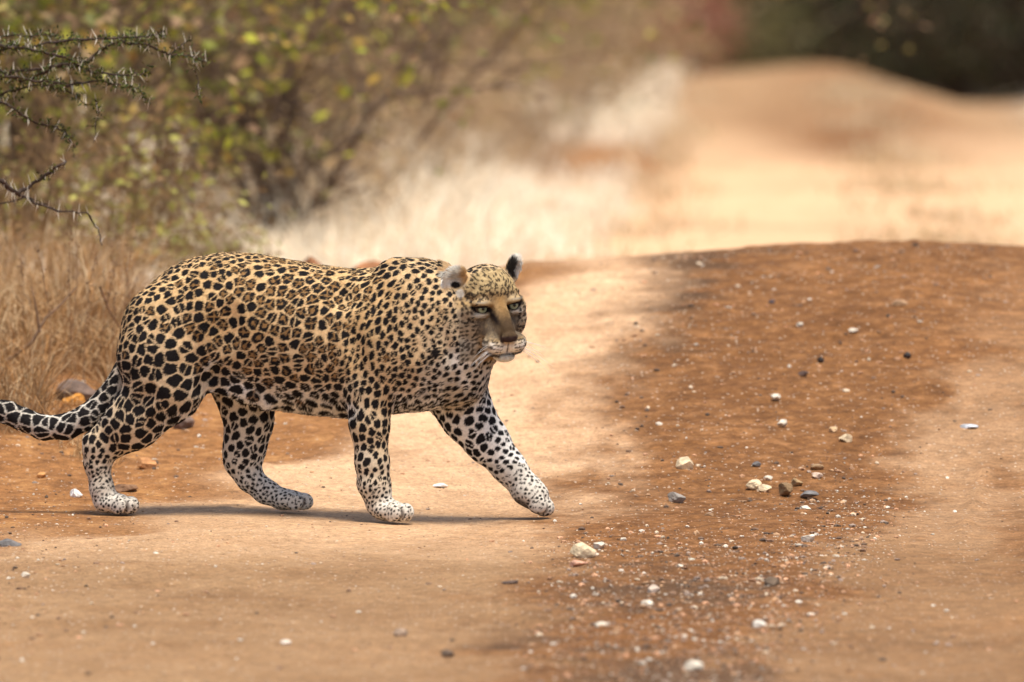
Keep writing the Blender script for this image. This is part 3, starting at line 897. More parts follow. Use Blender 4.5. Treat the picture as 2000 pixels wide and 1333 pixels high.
    # crease shade between the toes, painted into the fur colour
    tsm = np.clip(TOE(P), 0, 1)
    col = col * (1 - .75 * tsm[:, None]) + np.array([.08, .06, .05]) * .75 * tsm[:, None]
    col = col * (1 - sole[:, None]) + np.array([.05, .04, .04]) * sole[:, None]
    return np.clip(col, .008, .86)

vc = coat(LV, LN)
leo = new_obj('leopard', mesh_np('leopard', LV, LF, M_skin, True, vc),
              label='spotted leopard walking across the sandy road with its head turned to the viewer', cat='leopard')

# ---- fur: short hairs rooted all over the hide
NH = 330000
tri = np.concatenate([LF[:, [0, 1, 2]], LF[:, [0, 2, 3]]])
A_, B_, C_ = LV[tri[:, 0]], LV[tri[:, 1]], LV[tri[:, 2]]
fn = np.cross(B_ - A_, C_ - A_); ar = np.linalg.norm(fn, axis=1) / 2
cen = (A_ + B_ + C_) / 3
hl_ = headlocal(cen)
inface = (hl_[:, 1] > 0) & (hl_[:, 2] > -105) & (cen[:, 0] > -.16) & (cen[:, 2] > .36)
wgt = ar * np.where(inface, 3.2, 1.0) * np.where(fn[:, 1] > .5 * np.linalg.norm(fn, axis=1), .45, 1.0)
pick = np.searchsorted(np.cumsum(wgt) / wgt.sum(), rng.random(NH))
r1, r2_ = np.sqrt(rng.random(NH)), rng.random(NH)
bw = np.stack([1 - r1, r1 * (1 - r2_), r1 * r2_], 1)
HP = (LV[tri[pick]] * bw[..., None]).sum(1)
HN = (LN[tri[pick]] * bw[..., None]).sum(1); HN /= np.linalg.norm(HN, axis=1)[:, None]
hpx, hpy = proj(HP); hL = headlocal(HP)
hc = coat(HP, HN)
flow = np.tile(np.array([-1, 0, -.35]), (NH, 1))
legm = sstep(740, 800, hpy)[:, None]
flow = flow * (1 - legm) + np.array([-.25, 0, -1.0]) * legm
tailm = (hpx < 215) & (hpy < 862) & (hpy > 740)
flow[tailm] = [-1, 0, -.1]
dn = HP - hp(0, 118, -50)
hd = sstep(30, -10, -hL[:, 1] + 0)[:, None] * (np.abs(hL[:, 0]) < 80)[:, None] * (hpx > 872)[:, None] * (hL[:, 2] > -110)[:, None]
flow = flow * (1 - hd) + dn / (np.linalg.norm(dn, axis=1)[:, None] + 1e-9) * hd
paw = ((hpy > 965) & (HP[:, 2] < .07))
flow[paw] = [.8, -.2, -.4]
tg = flow - HN * (flow * HN).sum(1)[:, None]
tg /= np.linalg.norm(tg, axis=1)[:, None] + 1e-9
clump = np.stack([noise3(HP, .012, 80 + k) for k in range(3)], 1) * .22 + rng.normal(0, .10, (NH, 3))
ln = np.full(NH, .0058)
ln += .005 * sstep(-.3, -.8, HN[:, 2]) * (HP[:, 2] > .22) + .004 * sstep(760, 800, hpy) * (HP[:, 2] > .24) * (hpx > 520) * (hpx < 700)
ln *= np.where(inface[pick], .75, 1.0) * (1 - .45 * sstep(780, 900, hpy)) * np.where(paw, .5, 1.0)
ln = np.where((hL[:, 1] > 60) & inface[pick], .0030, ln)
chinm = (hL[:, 2] < -84) & (hL[:, 1] > 40) & (hpx > 930) & (hpy < 720)
ln = np.where(chinm, .009, ln)
earh = (hL[:, 2] > 56) & (np.abs(hL[:, 0]) > 40) & (hpx > 860) & (hL[:, 1] < 14)
ln = np.where(earh, .012, ln)
ln *= rng.uniform(.7, 1.25, NH)
ln *= np.where(HP[:, 2] < .012, .3, 1)
lift = np.where(chinm | earh, .7, .34)
lift = lift + .25 * sstep(-.3, -.8, HN[:, 2]) * (HP[:, 2] > .22)
d0 = tg + HN * lift[:, None] + clump
d0 /= np.linalg.norm(d0, axis=1)[:, None]
d1 = tg + HN * (lift * .25)[:, None] + clump * 1.2
d1 /= np.linalg.norm(d1, axis=1)[:, None]
root = HP - HN * .0008
pts = np.stack([root, root + d0 * (ln * .45)[:, None], root + d0 * (ln * .45)[:, None] + d1 * (ln * .55)[:, None]], 1)
pts[..., 2] = np.maximum(pts[..., 2], .001)
hcv = bpy.data.hair_curves.new('fur')
hcv.add_curves([3] * NH)
hcv.attributes['position'].data.foreach_set('vector', pts.astype(np.float32).ravel())
ra = hcv.attributes.get('radius') or hcv.attributes.new('radius', 'FLOAT', 'POINT')
rr = np.tile(np.array([.00062, .00048, .00010], np.float32), (NH, 1)) * rng.uniform(.75, 1.25, (NH, 1)).astype(np.float32)
rr[inface[pick]] *= .7
ra.data.foreach_set('value', rr.ravel())
ca_ = hcv.attributes.new('tint', 'FLOAT_COLOR', 'CURVE')
cc = np.ones((NH, 4), np.float32); cc[:, :3] = hc * rng.uniform(.82, 1.15, (NH, 1))
ca_.data.foreach_set('color', cc.ravel())
hcv.materials.append(M_fur)
new_obj('fur', hcv, parent=leo)

# eyes
def eye_mat():
    m, nt, b = nodes('leopard_eye')
    L = nt.links.new
    tc = N(nt, 'ShaderNodeTexCoord')
    sx = N(nt, 'ShaderNodeSeparateXYZ'); L(tc.outputs['Object'], sx.inputs[0])
    v = N(nt, 'ShaderNodeVectorMath', operation='LENGTH')
    cb = N(nt, 'ShaderNodeCombineXYZ'); L(sx.outputs[0], cb.inputs[0]); L(sx.outputs[2], cb.inputs[1])
    L(cb.outputs[0], v.inputs[0])
    dv = N(nt, 'ShaderNodeMath', operation='DIVIDE'); L(v.outputs['Value'], dv.inputs[0]); dv.inputs[1].default_value = 13.5 * PX
    r = N(nt, 'ShaderNodeValToRGB'); el = r.color_ramp.elements
    for p, c in ((.0, (.006, .006, .006)), (.20, (.006, .006, .006)), (.25, (.22, .24, .13)), (.50, (.34, .38, .24)), (.64, (.12, .13, .08)), (.74, (.02, .015, .012)), (.9, (.03, .02, .02))):
        x = el.new(p); x.color = (*c, 1)
    el.remove(el[-1]); 
    L(dv.outputs[0], r.inputs[0]); L(r.outputs[0], b.inputs['Base Color'])
    b.inputs['Roughness'].default_value = .12
    return m
M_eye = eye_mat()
def uv_sphere(r, nu=24, nv=14):
    V = [(0, 0, r)]; F3 = []; F4 = []
    for j in range(1, nv):
        for i in range(nu):
            a, b = 2 * math.pi * i / nu, math.pi * j / nv
            V.append((r * math.sin(b) * math.cos(a), r * math.sin(b) * math.sin(a), r * math.cos(b)))
    V.append((0, 0, -r)); last = len(V) - 1
    for i in range(nu):
        F3.append((0, 1 + i, 1 + (i + 1) % nu)); F3.append((last, last - nu + (i + 1) % nu, last - nu + i))
    for j in range(nv - 2):
        for i in range(nu):
            a = 1 + j * nu + i; b = 1 + j * nu + (i + 1) % nu
            F4.append((a, a + nu, b + nu, b))
    return np.array(V), [np.array(F3), np.array(F4)]
ev, ef = uv_sphere(13.5 * PX)
eme = mesh_np('eye', ev, ef, M_eye, True)
for s_ in (-1, 1):
    o = new_obj('eye', eme, parent=leo)
    # the gaze: along the head, both eyes towards the viewer's right
    R = Matrix([list(r) for r in HM])
    o.matrix_world = Matrix.Translation(Vector(hp(s_ * 33, 47, 0))) @ (R @ Matrix.Rotation(math.radians(6), 3, 'X')).to_4x4()

# tubes and strips for plants, whiskers ---------------------------------
class MB:
    def __init__(s): s.V = []; s.F3 = []; s.F4 = []; s.C = []; s.n = 0
    def raw(s, V, F3=None, F4=None, col=(.5, .5, .5)):
        V = np.asarray(V, float)
        if F3 is not None and len(F3): s.F3.append(np.asarray(F3) + s.n)
        if F4 is not None and len(F4): s.F4.append(np.asarray(F4) + s.n)
        c = np.asarray(col, float)
        s.C.append(np.tile(c, (len(V), 1)) if c.ndim == 1 else c)
        s.V.append(V); s.n += len(V)
    def tube(s, pts, rad, col, sides=5):
        pts = np.asarray(pts, float); n = len(pts)
        rad = np.broadcast_to(np.asarray(rad, float), (n,))
        t = np.gradient(pts, axis=0); t /= np.linalg.norm(t, axis=1)[:, None] + 1e-12
        ref = np.array([0, 0, 1.0]) if abs(t[0, 2]) < .8 else np.array([1.0, 0, 0])
        a = np.cross(t, ref); a /= np.linalg.norm(a, axis=1)[:, None] + 1e-9; b = np.cross(t, a)
        th = np.arange(sides) * 2 * np.pi / sides
        ring = pts[:, None] + rad[:, None, None] * (np.cos(th)[None, :, None] * a[:, None] + np.sin(th)[None, :, None] * b[:, None])
        i = np.arange((n - 1) * sides).reshape(n - 1, sides); j = np.roll(i, -1, 1)
        q = np.stack([i, j, j + sides, i + sides], -1).reshape(-1, 4)
        V = np.concatenate([ring.reshape(-1, 3), pts[-1:]])
        k = (n - 1) * sides + np.arange(sides)
        cap = np.stack([k, np.roll(k, -1), np.full(sides, n * sides)], 1)
        s.raw(V, cap, q, col)
    def build(s, name, mat, smooth=True, **kw):
        F = ([np.concatenate(s.F3)] if s.F3 else []) + ([np.concatenate(s.F4)] if s.F4 else [])
        return new_obj(name, mesh_np(name, np.concatenate(s.V), F, mat, smooth, np.concatenate(s.C)), **kw)

wm = MB(); rw = random.Random(4)
for s_ in (-1, 1):
    for k in range(13):
        a = hp(s_ * rw.uniform(16, 33), rw.uniform(84, 94), rw.uniform(-82, -62))
        L_ = rw.uniform(38, 70)
        dr = HM @ np.array([s_ * rw.uniform(.8, 1), rw.uniform(-.15, .25), rw.uniform(-.55, .1)])
        pts_ = [a + dr * L_ * PX * t + np.array([0, 0, -1]) * (L_ * PX * .28 * t * t) for t in np.linspace(0, 1, 6)]
        wm.tube(pts_, np.linspace(.0006, .00015, 6), (.8, .78, .74), 3)
wm.build('whisker', M_fur, parent=leo, kind='stuff')
# ------------------------------------------------------------------ plants
def XP(px, y): return (px - 1000) / 1000 * .045 * (y + D) * 1.0017
def lerp(a, b, t): return a + (b - a) * t

def leaf_cloud(mb, pos, size, cols, rg, asp=.5, droop=.0):
    """small folded leaves, one diamond each"""
    n = len(pos)
    d = rg.normal(size=(n, 3)); d[:, 2] = d[:, 2] * .6 - droop; d /= np.linalg.norm(d, axis=1)[:, None]
    s = np.cross(d, rg.normal(size=(n, 3))); s /= np.linalg.norm(s, axis=1)[:, None] + 1e-9
    L = (size * rg.uniform(.6, 1.3, n))[:, None]
    V = np.stack([pos, pos + d * L * .5 + s * L * asp * .5, pos + d * L, pos + d * L * .5 - s * L * asp * .5], 1).reshape(-1, 3)
    mb.raw(V, None, np.arange(4 * n).reshape(n, 4), np.repeat(cols, 4, 0))

def palette(cols, n, rg, var=.18):
    cols = np.array(cols, float)
    w = rg.integers(0, len(cols), n)
    return np.clip(cols[w] * rg.uniform(1 - var, 1 + var, (n, 1)), .005, .9)

def skeleton(rg, base, h, w, stems, levels=3, lean=(0, 0), kink=.16):
    """branch polylines of a shrub: list of (points, r0, r1)"""
    out, tips = [], []
    def grow(p, d, L, r, lv):
        n = 5 if lv < levels else 4
        pts = [p]
        for i in range(n):
            d = d + rg.normal(0, kink, 3) + np.array([0, 0, .02]); d /= np.linalg.norm(d)
            pts.append(pts[-1] + d * L / n)
        out.append((np.array(pts), r, r * .45))
        if lv >= levels:
            tips.extend(pts[1:]); return
        for _ in range(4 if lv else 5):
            k = rg.integers(1, n + 1)
            dd = (pts[k] - pts[k - 1]); dd /= np.linalg.norm(dd)
            side = np.cross(dd, rg.normal(size=3)); side /= np.linalg.norm(side) + 1e-9
            grow(pts[k], dd * .62 + side * .75 + np.array([0, 0, .05]), L * rg.uniform(.42, .62), r * .5, lv + 1)
    for i in range(stems):
        a = rg.uniform(0, 6.283); t = rg.uniform(.1, 1) * w / h * .75
        d = np.array([math.cos(a) * t + lean[0], math.sin(a) * t + lean[1], 1.0]); d /= np.linalg.norm(d)
        grow(np.array([base[0] + rg.normal(0, .03), base[1] + rg.normal(0, .03), base[2] - .04]), d, h * rg.uniform(.55, .85), h * .011 + .004, 0)
    return out, np.array(tips)

def shrub(name, label, cat, px, y, h, w, stems, nleaf, lsize, lcols, wood, seed, group=None, lean=(0, 0), spread=.05, thick=1.0, asp=.5):
    rg = np.random.default_rng(seed)
    x = XP(px, y); z = float(terrain(np.array([x]), np.array([y]))[0])
    root = new_obj(name, None, label=label, cat=cat, group=group)
    root.location = (x, y, z)
    sk, tips = skeleton(rg, (0, 0, 0), h, w, stems, lean=lean)
    mb = MB()
    for pts, r0, r1 in sk:
        mb.tube(pts, np.linspace(r0, r1, len(pts)) * thick * .55, np.array(wood) * rg.uniform(.8, 1.2), 4 if r0 > .004 else 3)
    mb.build('trunk' if cat == 'tree' else 'stem', M_bark, parent=root)
    if nleaf:
        k = rg.integers(0, len(tips), nleaf)
        # leaves gather in clumps, so some twigs stay bare
        keepn = noise3(tips, h * .16, seed + 3)
        k = k[rg.random(nleaf) < sstep(-.45, .35, keepn[k])]
        pos = tips[k] + rg.normal(0, spread, (len(k), 3))
        lb = MB()
        leaf_cloud(lb, pos, lsize, palette(lcols, len(k), rg), rg, asp, .1)
        lb.build('crown' if cat == 'tree' else 'foliage', M_leaf, smooth=False, parent=root, kind='stuff')
    return root

def copy_tree(o, px, y, rz, sc, label, group=None):
    def cp_(q, par):
        c = q.copy(); COL.objects.link(c); c.parent = par
        for ch in [k for k in list(bpy.data.objects) if k.parent == q]: cp_(ch, c)
        return c
    c = cp_(o, None)
    x = XP(px, y)
    c.location = (x, y, float(terrain(np.array([x]), np.array([y]))[0]))
    c.rotation_euler = (0, 0, rz); c.scale = (sc, sc, sc)
    c['label'] = label
    if group: c['group'] = group
    return c

YG = [(.30, .34, .03), (.42, .42, .05), (.22, .24, .035), (.40, .27, .06), (.16, .17, .035)]
OL = [(.15, .15, .045), (.22, .19, .06), (.30, .25, .07), (.20, .14, .06)]
BR = [(.34, .22, .12), (.27, .17, .10), (.40, .28, .15), (.22, .19, .07)]
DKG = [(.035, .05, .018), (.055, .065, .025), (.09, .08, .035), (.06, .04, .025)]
RD = [(.40, .15, .10), (.48, .22, .15), (.30, .11, .08)]
shrub('leafy_bush', 'yellow-green leafy bush behind the thorny branches at the left edge', 'bush', 20, 9.0, 2.1, 1.0, 10, 6500, .055, OL + BR + YG, (.16, .11, .07), 101)
shrub('leafy_bush', 'yellow-green bush with orange leaves left of the bare grey twigs', 'bush', 300, 12.0, 1.9, .75, 9, 3200, .065, YG + YG + OL + BR + [(.55, .28, .05), (.5, .52, .06)], (.17, .12, .08), 102)
shrub('leafy_bush', 'low pale green shrub in the straw behind the grey rump of the leopard', 'bush', 380, 7.5, .34, .5, 6, 500, .03, [(.45, .42, .18), (.5, .45, .25)], (.25, .18, .1), 103, spread=.03)
shrub('bare_bush', 'dark upright bare twigs rising from the pale grass', 'bush', 545, 12.5, 1.25, .42, 9, 300, .03, BR, (.13, .09, .065), 104, thick=2.0)
shrub('leafy_bush', 'olive brown bush with hanging arched twig above the pale grass', 'bush', 690, 19, 2.4, 1.5, 9, 6000, .06, OL + BR, (.15, .10, .07), 105, spread=.08)
shrub('leafy_bush', 'bush with a bright yellow-green top right of the arched twig', 'bush', 830, 29, 3.2, 1.5, 9, 5000, .08, YG + OL, (.16, .11, .08), 106, spread=.1)
bk = shrub('brown_thicket', 'tall dry brown thicket behind the yellow-green bush at the left', 'bush', 130, 16, 3.0, 2.0, 10, 9000, .06, [(.14, .11, .04), (.2, .14, .06), (.10, .08, .03), (.30, .28, .05)], (.14, .09, .06), 107, spread=.1)
for i, (px, y, rz, s, lb) in enumerate([(420, 21, 1.9, 1.0, 'dry brown thicket behind the bush with orange leaves'), (-60, 12, 3.1, .95, 'dry brown thicket cut by the left edge of the picture')]):
    copy_tree(bk, px, y, rz, s, lb)
for px, y, rz, s in [(-380, 12, .7, .9), (-640, 9.5, 1.7, .8), (-900, 14, 2.9, 1.0), (-1250, 18, 4.0, 1.1), (-420, 24, 5.0, 1.2), (-800, 30, .2, 1.3)]: copy_tree(bk, px, y, rz, s, 'brown thicket continuing the scrub left of the picture edge', 'thickets left of the picture edge')
t2 = shrub('tan_thicket', 'dry tan thicket between the dark bare twigs and the olive brown bush', 'bush', 600, 31, 2.8, 1.8, 11, 4500, .08, [(.36, .25, .13), (.44, .32, .18), (.28, .22, .08), (.30, .19, .10)], (.26, .18, .11), 141, spread=.12)
for px, y, rz, s, lb in [(500, 14, 1.4, .38, 'small tan thicket between the yellow-green bush and the dark bare twigs'), (960, 42, 2.6, 1.0, 'dusty tan thicket right of the yellow-green topped bush'), (1090, 52, .8, .95, 'dusty tan thicket left of the reddish bush')]: copy_tree(t2, px, y, rz, s, lb)
for i, (px, y, rz, s, q_) in enumerate([(740, 44, 1.0, 1.1, t2), (860, 55, 2.0, 1.2, t2), (300, 34, 3.3, 1.4, bk), (1000, 64, 5.0, 1.3, t2), (1180, 66, 5.6, 1.1, t2), (480, 46, .3, 1.5, t2), (100, 30, 4.4, 1.4, bk)]):
    o = copy_tree(q_, px, y, rz, s, 'blurred brown thicket in the bush far behind the pale grass', 'blurred thickets far behind the verge')
for px, y, h, w, sd, lb in [(60, 6.2, .75, .8, 131, 'low tangled brown shrub behind the dark lower thorn branch'), (215, 6.8, .65, .7, 132, 'low tangled olive shrub rising behind the seed weeds'), (330, 7.6, .42, .5, 133, 'low tangled tan shrub under the bush with orange leaves')]:
    shrub('tangled_shrub', lb, 'bush', px, y, h, w, 12, 1300, .035, [(.34, .21, .09), (.26, .24, .06), (.42, .40, .10), (.18, .11, .05)], (.20, .12, .06), sd, spread=.05)
tw = shrub('dry_shrub', 'straw coloured twiggy shrub on the verge above the neck of the leopard', 'bush', 800, 22, .75, .9, 12, 900, .04, [(.5, .36, .2), (.42, .29, .16)], (.36, .25, .15), 108, spread=.06)
for px, y, rz, s in [(620, 15, 1, .8), (930, 26, 2, .9), (1010, 38, 3, 1.1), (700, 17, 4, .7), (880, 33, 5, 1.2), (1130, 46, .5, 1.1), (1200, 55, 2.5, 1.3), (1060, 31, 2.9, .7)]:
    copy_tree(tw, px, y, rz, s, 'straw coloured twiggy shrub among the blurred pale grass', 'straw coloured shrubs on the left verge')
shrub('red_bush', 'reddish brown bush beside the far end of the road', 'bush', 1305, 64, .95, .85, 9, 2200, .06, RD, (.2, .09, .06), 109, spread=.1)
shrub('olive_bush', 'olive green bush where the road disappears', 'bush', 1480, 69, .75, .9, 9, 1800, .06, [(.16, .15, .05), (.22, .2, .08)], (.12, .09, .06), 110, spread=.1)
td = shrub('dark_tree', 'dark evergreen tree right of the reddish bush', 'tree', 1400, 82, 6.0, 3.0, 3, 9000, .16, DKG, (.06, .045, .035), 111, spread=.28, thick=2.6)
for px, y, rz, s, lb in [(1240, 84, 1.3, 1.05, 'dark evergreen tree left of the reddish bush'), (1580, 80, 2.2, 1.0, 'dark evergreen tree above the far end of the road'),
        (1900, 74, 4.1, 1.0, 'dark evergreen tree casting deep shade right of the far road')]:
    copy_tree(td, px, y, rz, s, lb)
for px, y, rz, s in [(1100, 92, 2, 1.2), (1300, 100, 3, 1.3), (1500, 96, 4, 1.2), (1690, 90, 5, 1.1), (1790, 104, 1, 1.2), (1990, 92, 2.4, 1.2), (2130, 84, .4, 1.1), (900, 104, 1.7, 1.3), (640, 100, .2, 1.3), (380, 90, 3.9, 1.2), (120, 80, 2.9, 1.2), (-150, 70, 1.1, 1.1), (2300, 100, 5, 1.3)]:
    copy_tree(td, px, y, rz, s, 'dark evergreen tree in the far bush', 'dark trees of the far bush')
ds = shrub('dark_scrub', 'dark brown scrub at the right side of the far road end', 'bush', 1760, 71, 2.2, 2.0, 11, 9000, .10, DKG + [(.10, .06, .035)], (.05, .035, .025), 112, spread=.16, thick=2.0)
for i, (px, y, rz, s, lb) in enumerate([(1870, 67, 3.2, .8, 'shaded dark scrub on the right verge in front of the dark tree'), (1985, 64, 2.1, .85, 'shaded dark scrub at the right edge of the picture'),
        (1650, 75, .7, 1.0, 'dark scrub directly above the crest of the far road'), (1540, 78, 1.9, 1.1, 'dark scrub behind the olive green bush'), (1420, 74, 4.4, .95, 'dark scrub between the reddish and the olive bushes'), (1230, 78, 5.2, 1.1, 'dark scrub behind the left side of the reddish bush'), (1340, 79, 5.9, 1.2, 'dark scrub directly behind the reddish bush')]):
    copy_tree(ds, px, y, rz, s, lb)
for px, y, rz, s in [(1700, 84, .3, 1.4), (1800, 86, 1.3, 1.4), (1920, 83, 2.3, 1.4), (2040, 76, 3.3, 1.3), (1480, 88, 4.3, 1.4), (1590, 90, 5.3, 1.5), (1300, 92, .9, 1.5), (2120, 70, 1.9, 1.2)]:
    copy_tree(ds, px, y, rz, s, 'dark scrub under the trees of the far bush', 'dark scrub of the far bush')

# ---- dry grass
def blades(n, xs, ys, hts, wd, cols, rg, lean=.45):
    z = terrain(xs, ys)
    b = np.stack([xs, ys, z - .005], 1)
    a = rg.uniform(0, 6.283, n)
    hd = np.stack([np.cos(a), np.sin(a), np.zeros(n)], 1)
    ln = rg.gamma(2, lean / 2, n)[:, None]
    h = hts[:, None]
    mid = b + hd * h * ln * .35 + np.array([0, 0, 1]) * h * .55
    tip = b + hd * h * ln * 1.1 + np.array([0, 0, 1]) * h * np.clip(1.05 - ln * .45, .15, 1)
    f = rg.uniform(-.6, .6, n) ; sd_ = np.stack([np.cos(f), np.sin(f), np.zeros(n)], 1) * (wd[:, None] if np.ndim(wd) else wd)
    V = np.stack([b - sd_, b + sd_, mid + sd_ * .8, mid - sd_ * .8, tip], 1).reshape(-1, 3)
    i = np.arange(n) * 5
    return V, np.stack([i + 3, i + 2, i + 4], 1), np.stack([i, i + 1, i + 2, i + 3], 1), np.repeat(cols, 5, 0)

STRAW = [(.80, .68, .51), (.84, .75, .60), (.72, .57, .40), (.86, .79, .66)]
NEARG = [(.40, .23, .10), (.52, .34, .17), (.30, .165, .07), (.62, .46, .27), (.20, .11, .05), (.42, .22, .08)]
rg = np.random.default_rng(21)
gm = MB()
# near clump beside the road, left
n = 15000
ys = rg.uniform(1.7, 6.0, n); pxr = rg.uniform(-260, 300, n)
edge = 275 - 60 * (ys < 2.3) + 22 * noise2(ys, ys, .3, 77)
ok = (pxr < edge + rg.normal(0, 12, n)) & ~((pxr > 92) & (pxr < 208) & (ys < 2.75)); ys, pxr = ys[ok], pxr[ok]; n = len(ys)
xs = XP(pxr, ys)
hts = rg.uniform(.08, .46, n) * (.45 + .55 * sstep(1.7, 3.2, ys)) * (.75 + .5 * noise2(xs, ys, .35, 78)) * (1 - .35 * sstep(200, 290, pxr))
gm.raw(*blades(n, xs, ys, np.clip(hts, .03, .5), rg.uniform(.0007, .0021, n), palette(NEARG, n, rg, .3), rg, 1.05))
n = 15000
ys = rg.uniform(1.2, 7.5, n); pxr = rg.uniform(-1300, -230, n); xs = XP(pxr, ys)
gm.raw(*blades(n, xs, ys, np.clip(rg.uniform(.08, .46, n) * (.75 + .5 * noise2(xs, ys, .35, 78)) * sstep(1.0, 2.6, ys), .03, .5), rg.uniform(.0007, .0021, n), palette(NEARG, n, rg, .3), rg, 1.05))
# short litter grass around the rocks
n = 3500
ys = rg.uniform(.8, 2.2, n); pxr = rg.uniform(-100, 230, n)
xs = XP(pxr, ys); k = noise2(xs, ys, .25, 79) + (ys - 1.5) * .9 - .1 > 0; xs, ys = xs[k], ys[k]; n = len(xs)
gm.raw(*blades(n, xs, ys, rg.uniform(.01, .06, n), rg.uniform(.0006, .0014, n), palette(NEARG, n, rg), rg, 1.6))
gm.build('dry_grass', M_grass, smooth=False, kind='stuff', label='tangled dry brown grass beside the road at the left')
vm = MB()
def verge(n, ylo, yhi, side, seed, hm=1.0):
    rg = np.random.default_rng(seed)
    ys = ylo + (yhi - ylo) * rg.random(n) ** 1.25
    if side < 0:
        xr = road_centre(ys) - 1.42; xl = XP(-150, ys)
        xs = xr - (xr - xl) * rg.random(n)
    else:
        xl = road_centre(ys) + 1.42; xs = xl + (XP(2150, ys) - xl) * rg.random(n)
    dn = noise2(xs, ys, .9, 90) * .5 + noise2(xs, ys, .3, 91) * .5
    br = 1.2 * np.exp(-((xs - .35) / .9) ** 2 - ((ys - 33) / 7) ** 2)
    pq = xs / (.045 * (ys + D)) * 1000 + 1000
    clod = (np.abs(pq - 670) < 110) & (ys < 8.5)
    k = (~clod) & (rg.random(n) < np.clip(.7 + dn, .12, 1) * np.clip(1 - br, 0, 1) * (1 - .35 * (ys > 9)))
    xs, ys, dn = xs[k], ys[k], dn[k]; n = len(xs)
    h = rg.uniform(.07, .24, n) * (1 + .6 * dn) * hm * (1 + .012 * ys)
    pxx = xs / (.045 * (ys + D)) * 1000 + 1000
    h = h * (1 - .72 * np.exp(-((pxx - 1150) / 230) ** 2) * sstep(9, 14, ys))
    return blades(n, xs, ys, h, (.0012 + .00007 * ys) * rg.uniform(.7, 1.4, n), palette(STRAW, n, rg, .12), rg, 1.1)
vm.raw(*verge(80000, 5.0, 64, -1, 22))
vm.raw(*verge(20000, 13, 57, 1, 23, .8))
vm.raw(*verge(16000, 12, 50, -1, 24, 1.9))
rg = np.random.default_rng(26); n = 9000
ys = rg.uniform(11, 56, n); xs = road_centre(ys) + np.where(rg.random(n) < .5, rg.normal(-.1, .16, n), rg.choice([-1.35, 1.3], n) + rg.normal(0, .16, n))
k = noise2(xs, ys * .5, .55, 97) > .12; xs, ys = xs[k], ys[k]; n = len(xs)
vm.raw(*blades(n, xs, ys, rg.uniform(.03, .13, n), .004 * np.ones(n), palette([(.60, .46, .28), (.70, .56, .38), (.50, .36, .2)], n, rg), rg, .9))
vm.build('verge_grass', M_grass, smooth=False, kind='stuff', label='pale sunlit straw grass on both verges of the far road')

# seed stalks in front of the near grass
def stalk(px0, y, pytop, pxtop, seed, label):
    rg = np.random.default_rng(seed)
    x = XP(px0, y); z = float(terrain(np.array([x]), np.array([y]))[0])
    top = at(pxtop, pytop, y)
    root = new_obj('seed_stalk', None, label=label, cat='dry weed'); root.location = (x, y, z)
    t = np.linspace(0, 1, 9)[:, None]
    end = np.array([top[0] - x, rg.uniform(-.05, .05), top[2] - z])
    pts = end * t + np.array([1, 0, 0]) * (np.sin(t * math.pi) * rg.uniform(-.03, .03)) + rg.normal(0, .002, (9, 3))
    pts[0] = 0
    sb = MB(); sb.tube(pts, np.linspace(.0016, .0007, 9), (.26, .15, .08), 4); sb.build('stem', M_bark, parent=root)
    hb = MB()
    for k in range(26):
        tt = rg.uniform(.52, 1); q = np.array([np.interp(tt, t[:, 0], pts[:, c]) for c in range(3)])
        q = q + rg.normal(0, .006, 3)
        r = rg.uniform(.0016, .0034)
        o = np.array([[1, 0, 0], [-1, 0, 0], [0, 1, 0], [0, -1, 0], [0, 0, 1.3], [0, 0, -1.3]]) * r
        hb.raw(q + o, np.array([[0, 2, 4], [2, 1, 4], [1, 3, 4], [3, 0, 4], [2, 0, 5], [1, 2, 5], [3, 1, 5], [0, 3, 5]]), None, palette([(.16, .09, .05), (.24, .14, .08)], 6, rg))
    hb.build('seed_head', M_bark, parent=root, kind='stuff')
    return root
for a in [(118, 2.6, 398, 142, 1, 'tall dry weed with dark seeds leaning right beside the left branch'), (150, 2.4, 440, 138, 2, 'dry weed with dark seeds upright left of the tallest one'),
          (190, 2.7, 455, 246, 3, 'dry weed with dark seeds leaning towards the pale grass'), (215, 2.5, 440, 262, 4, 'slender dry weed with seeds nearest the rump of the leopard'),
          (205, 2.6, 470, 218, 5, 'dry weed with seeds between the two slender ones'), (60, 2.8, 452, 42, 6, 'dry weed with seeds at the far left under the dark branch'),
          (90, 2.3, 480, 72, 7, 'short dry weed with seeds in the brown grass at the far left'), (225, 2.9, 500, 240, 8, 'short dry weed with seeds just behind the rump of the leopard'),
          (165, 2.2, 478, 185, 9, 'dry weed with seeds in the middle of the brown grass')]:
    stalk(*a)
# dead woody stems lying in the grass
def ground_twig(ptsd, r, label, col=(.10, .065, .045)):
    m_ = MB(); P_ = [at(a, b, y) for a, b, y in ptsd]
    m_.tube(P_, np.linspace(r, r * .4, len(P_)), col, 5)
    return m_.build('dead_twig', M_bark, label=label, cat='twig')
ground_twig([(15, 705, 2.4), (62, 668, 2.4), (90, 620, 2.45), (118, 596, 2.5), (150, 560, 2.55)], .006, 'dead woody stem rising diagonally through the brown grass', (.17, .10, .06))
ground_twig([(78, 650, 2.3), (70, 600, 2.3), (62, 560, 2.3)], .004, 'short dead stem forking upward in the brown grass', (.17, .10, .06))
ground_twig([(195, 560, 2.2), (215, 610, 2.2), (240, 650, 2.2)], .004, 'thin dead stem curving behind the rump of the leopard', (.2, .11, .06))

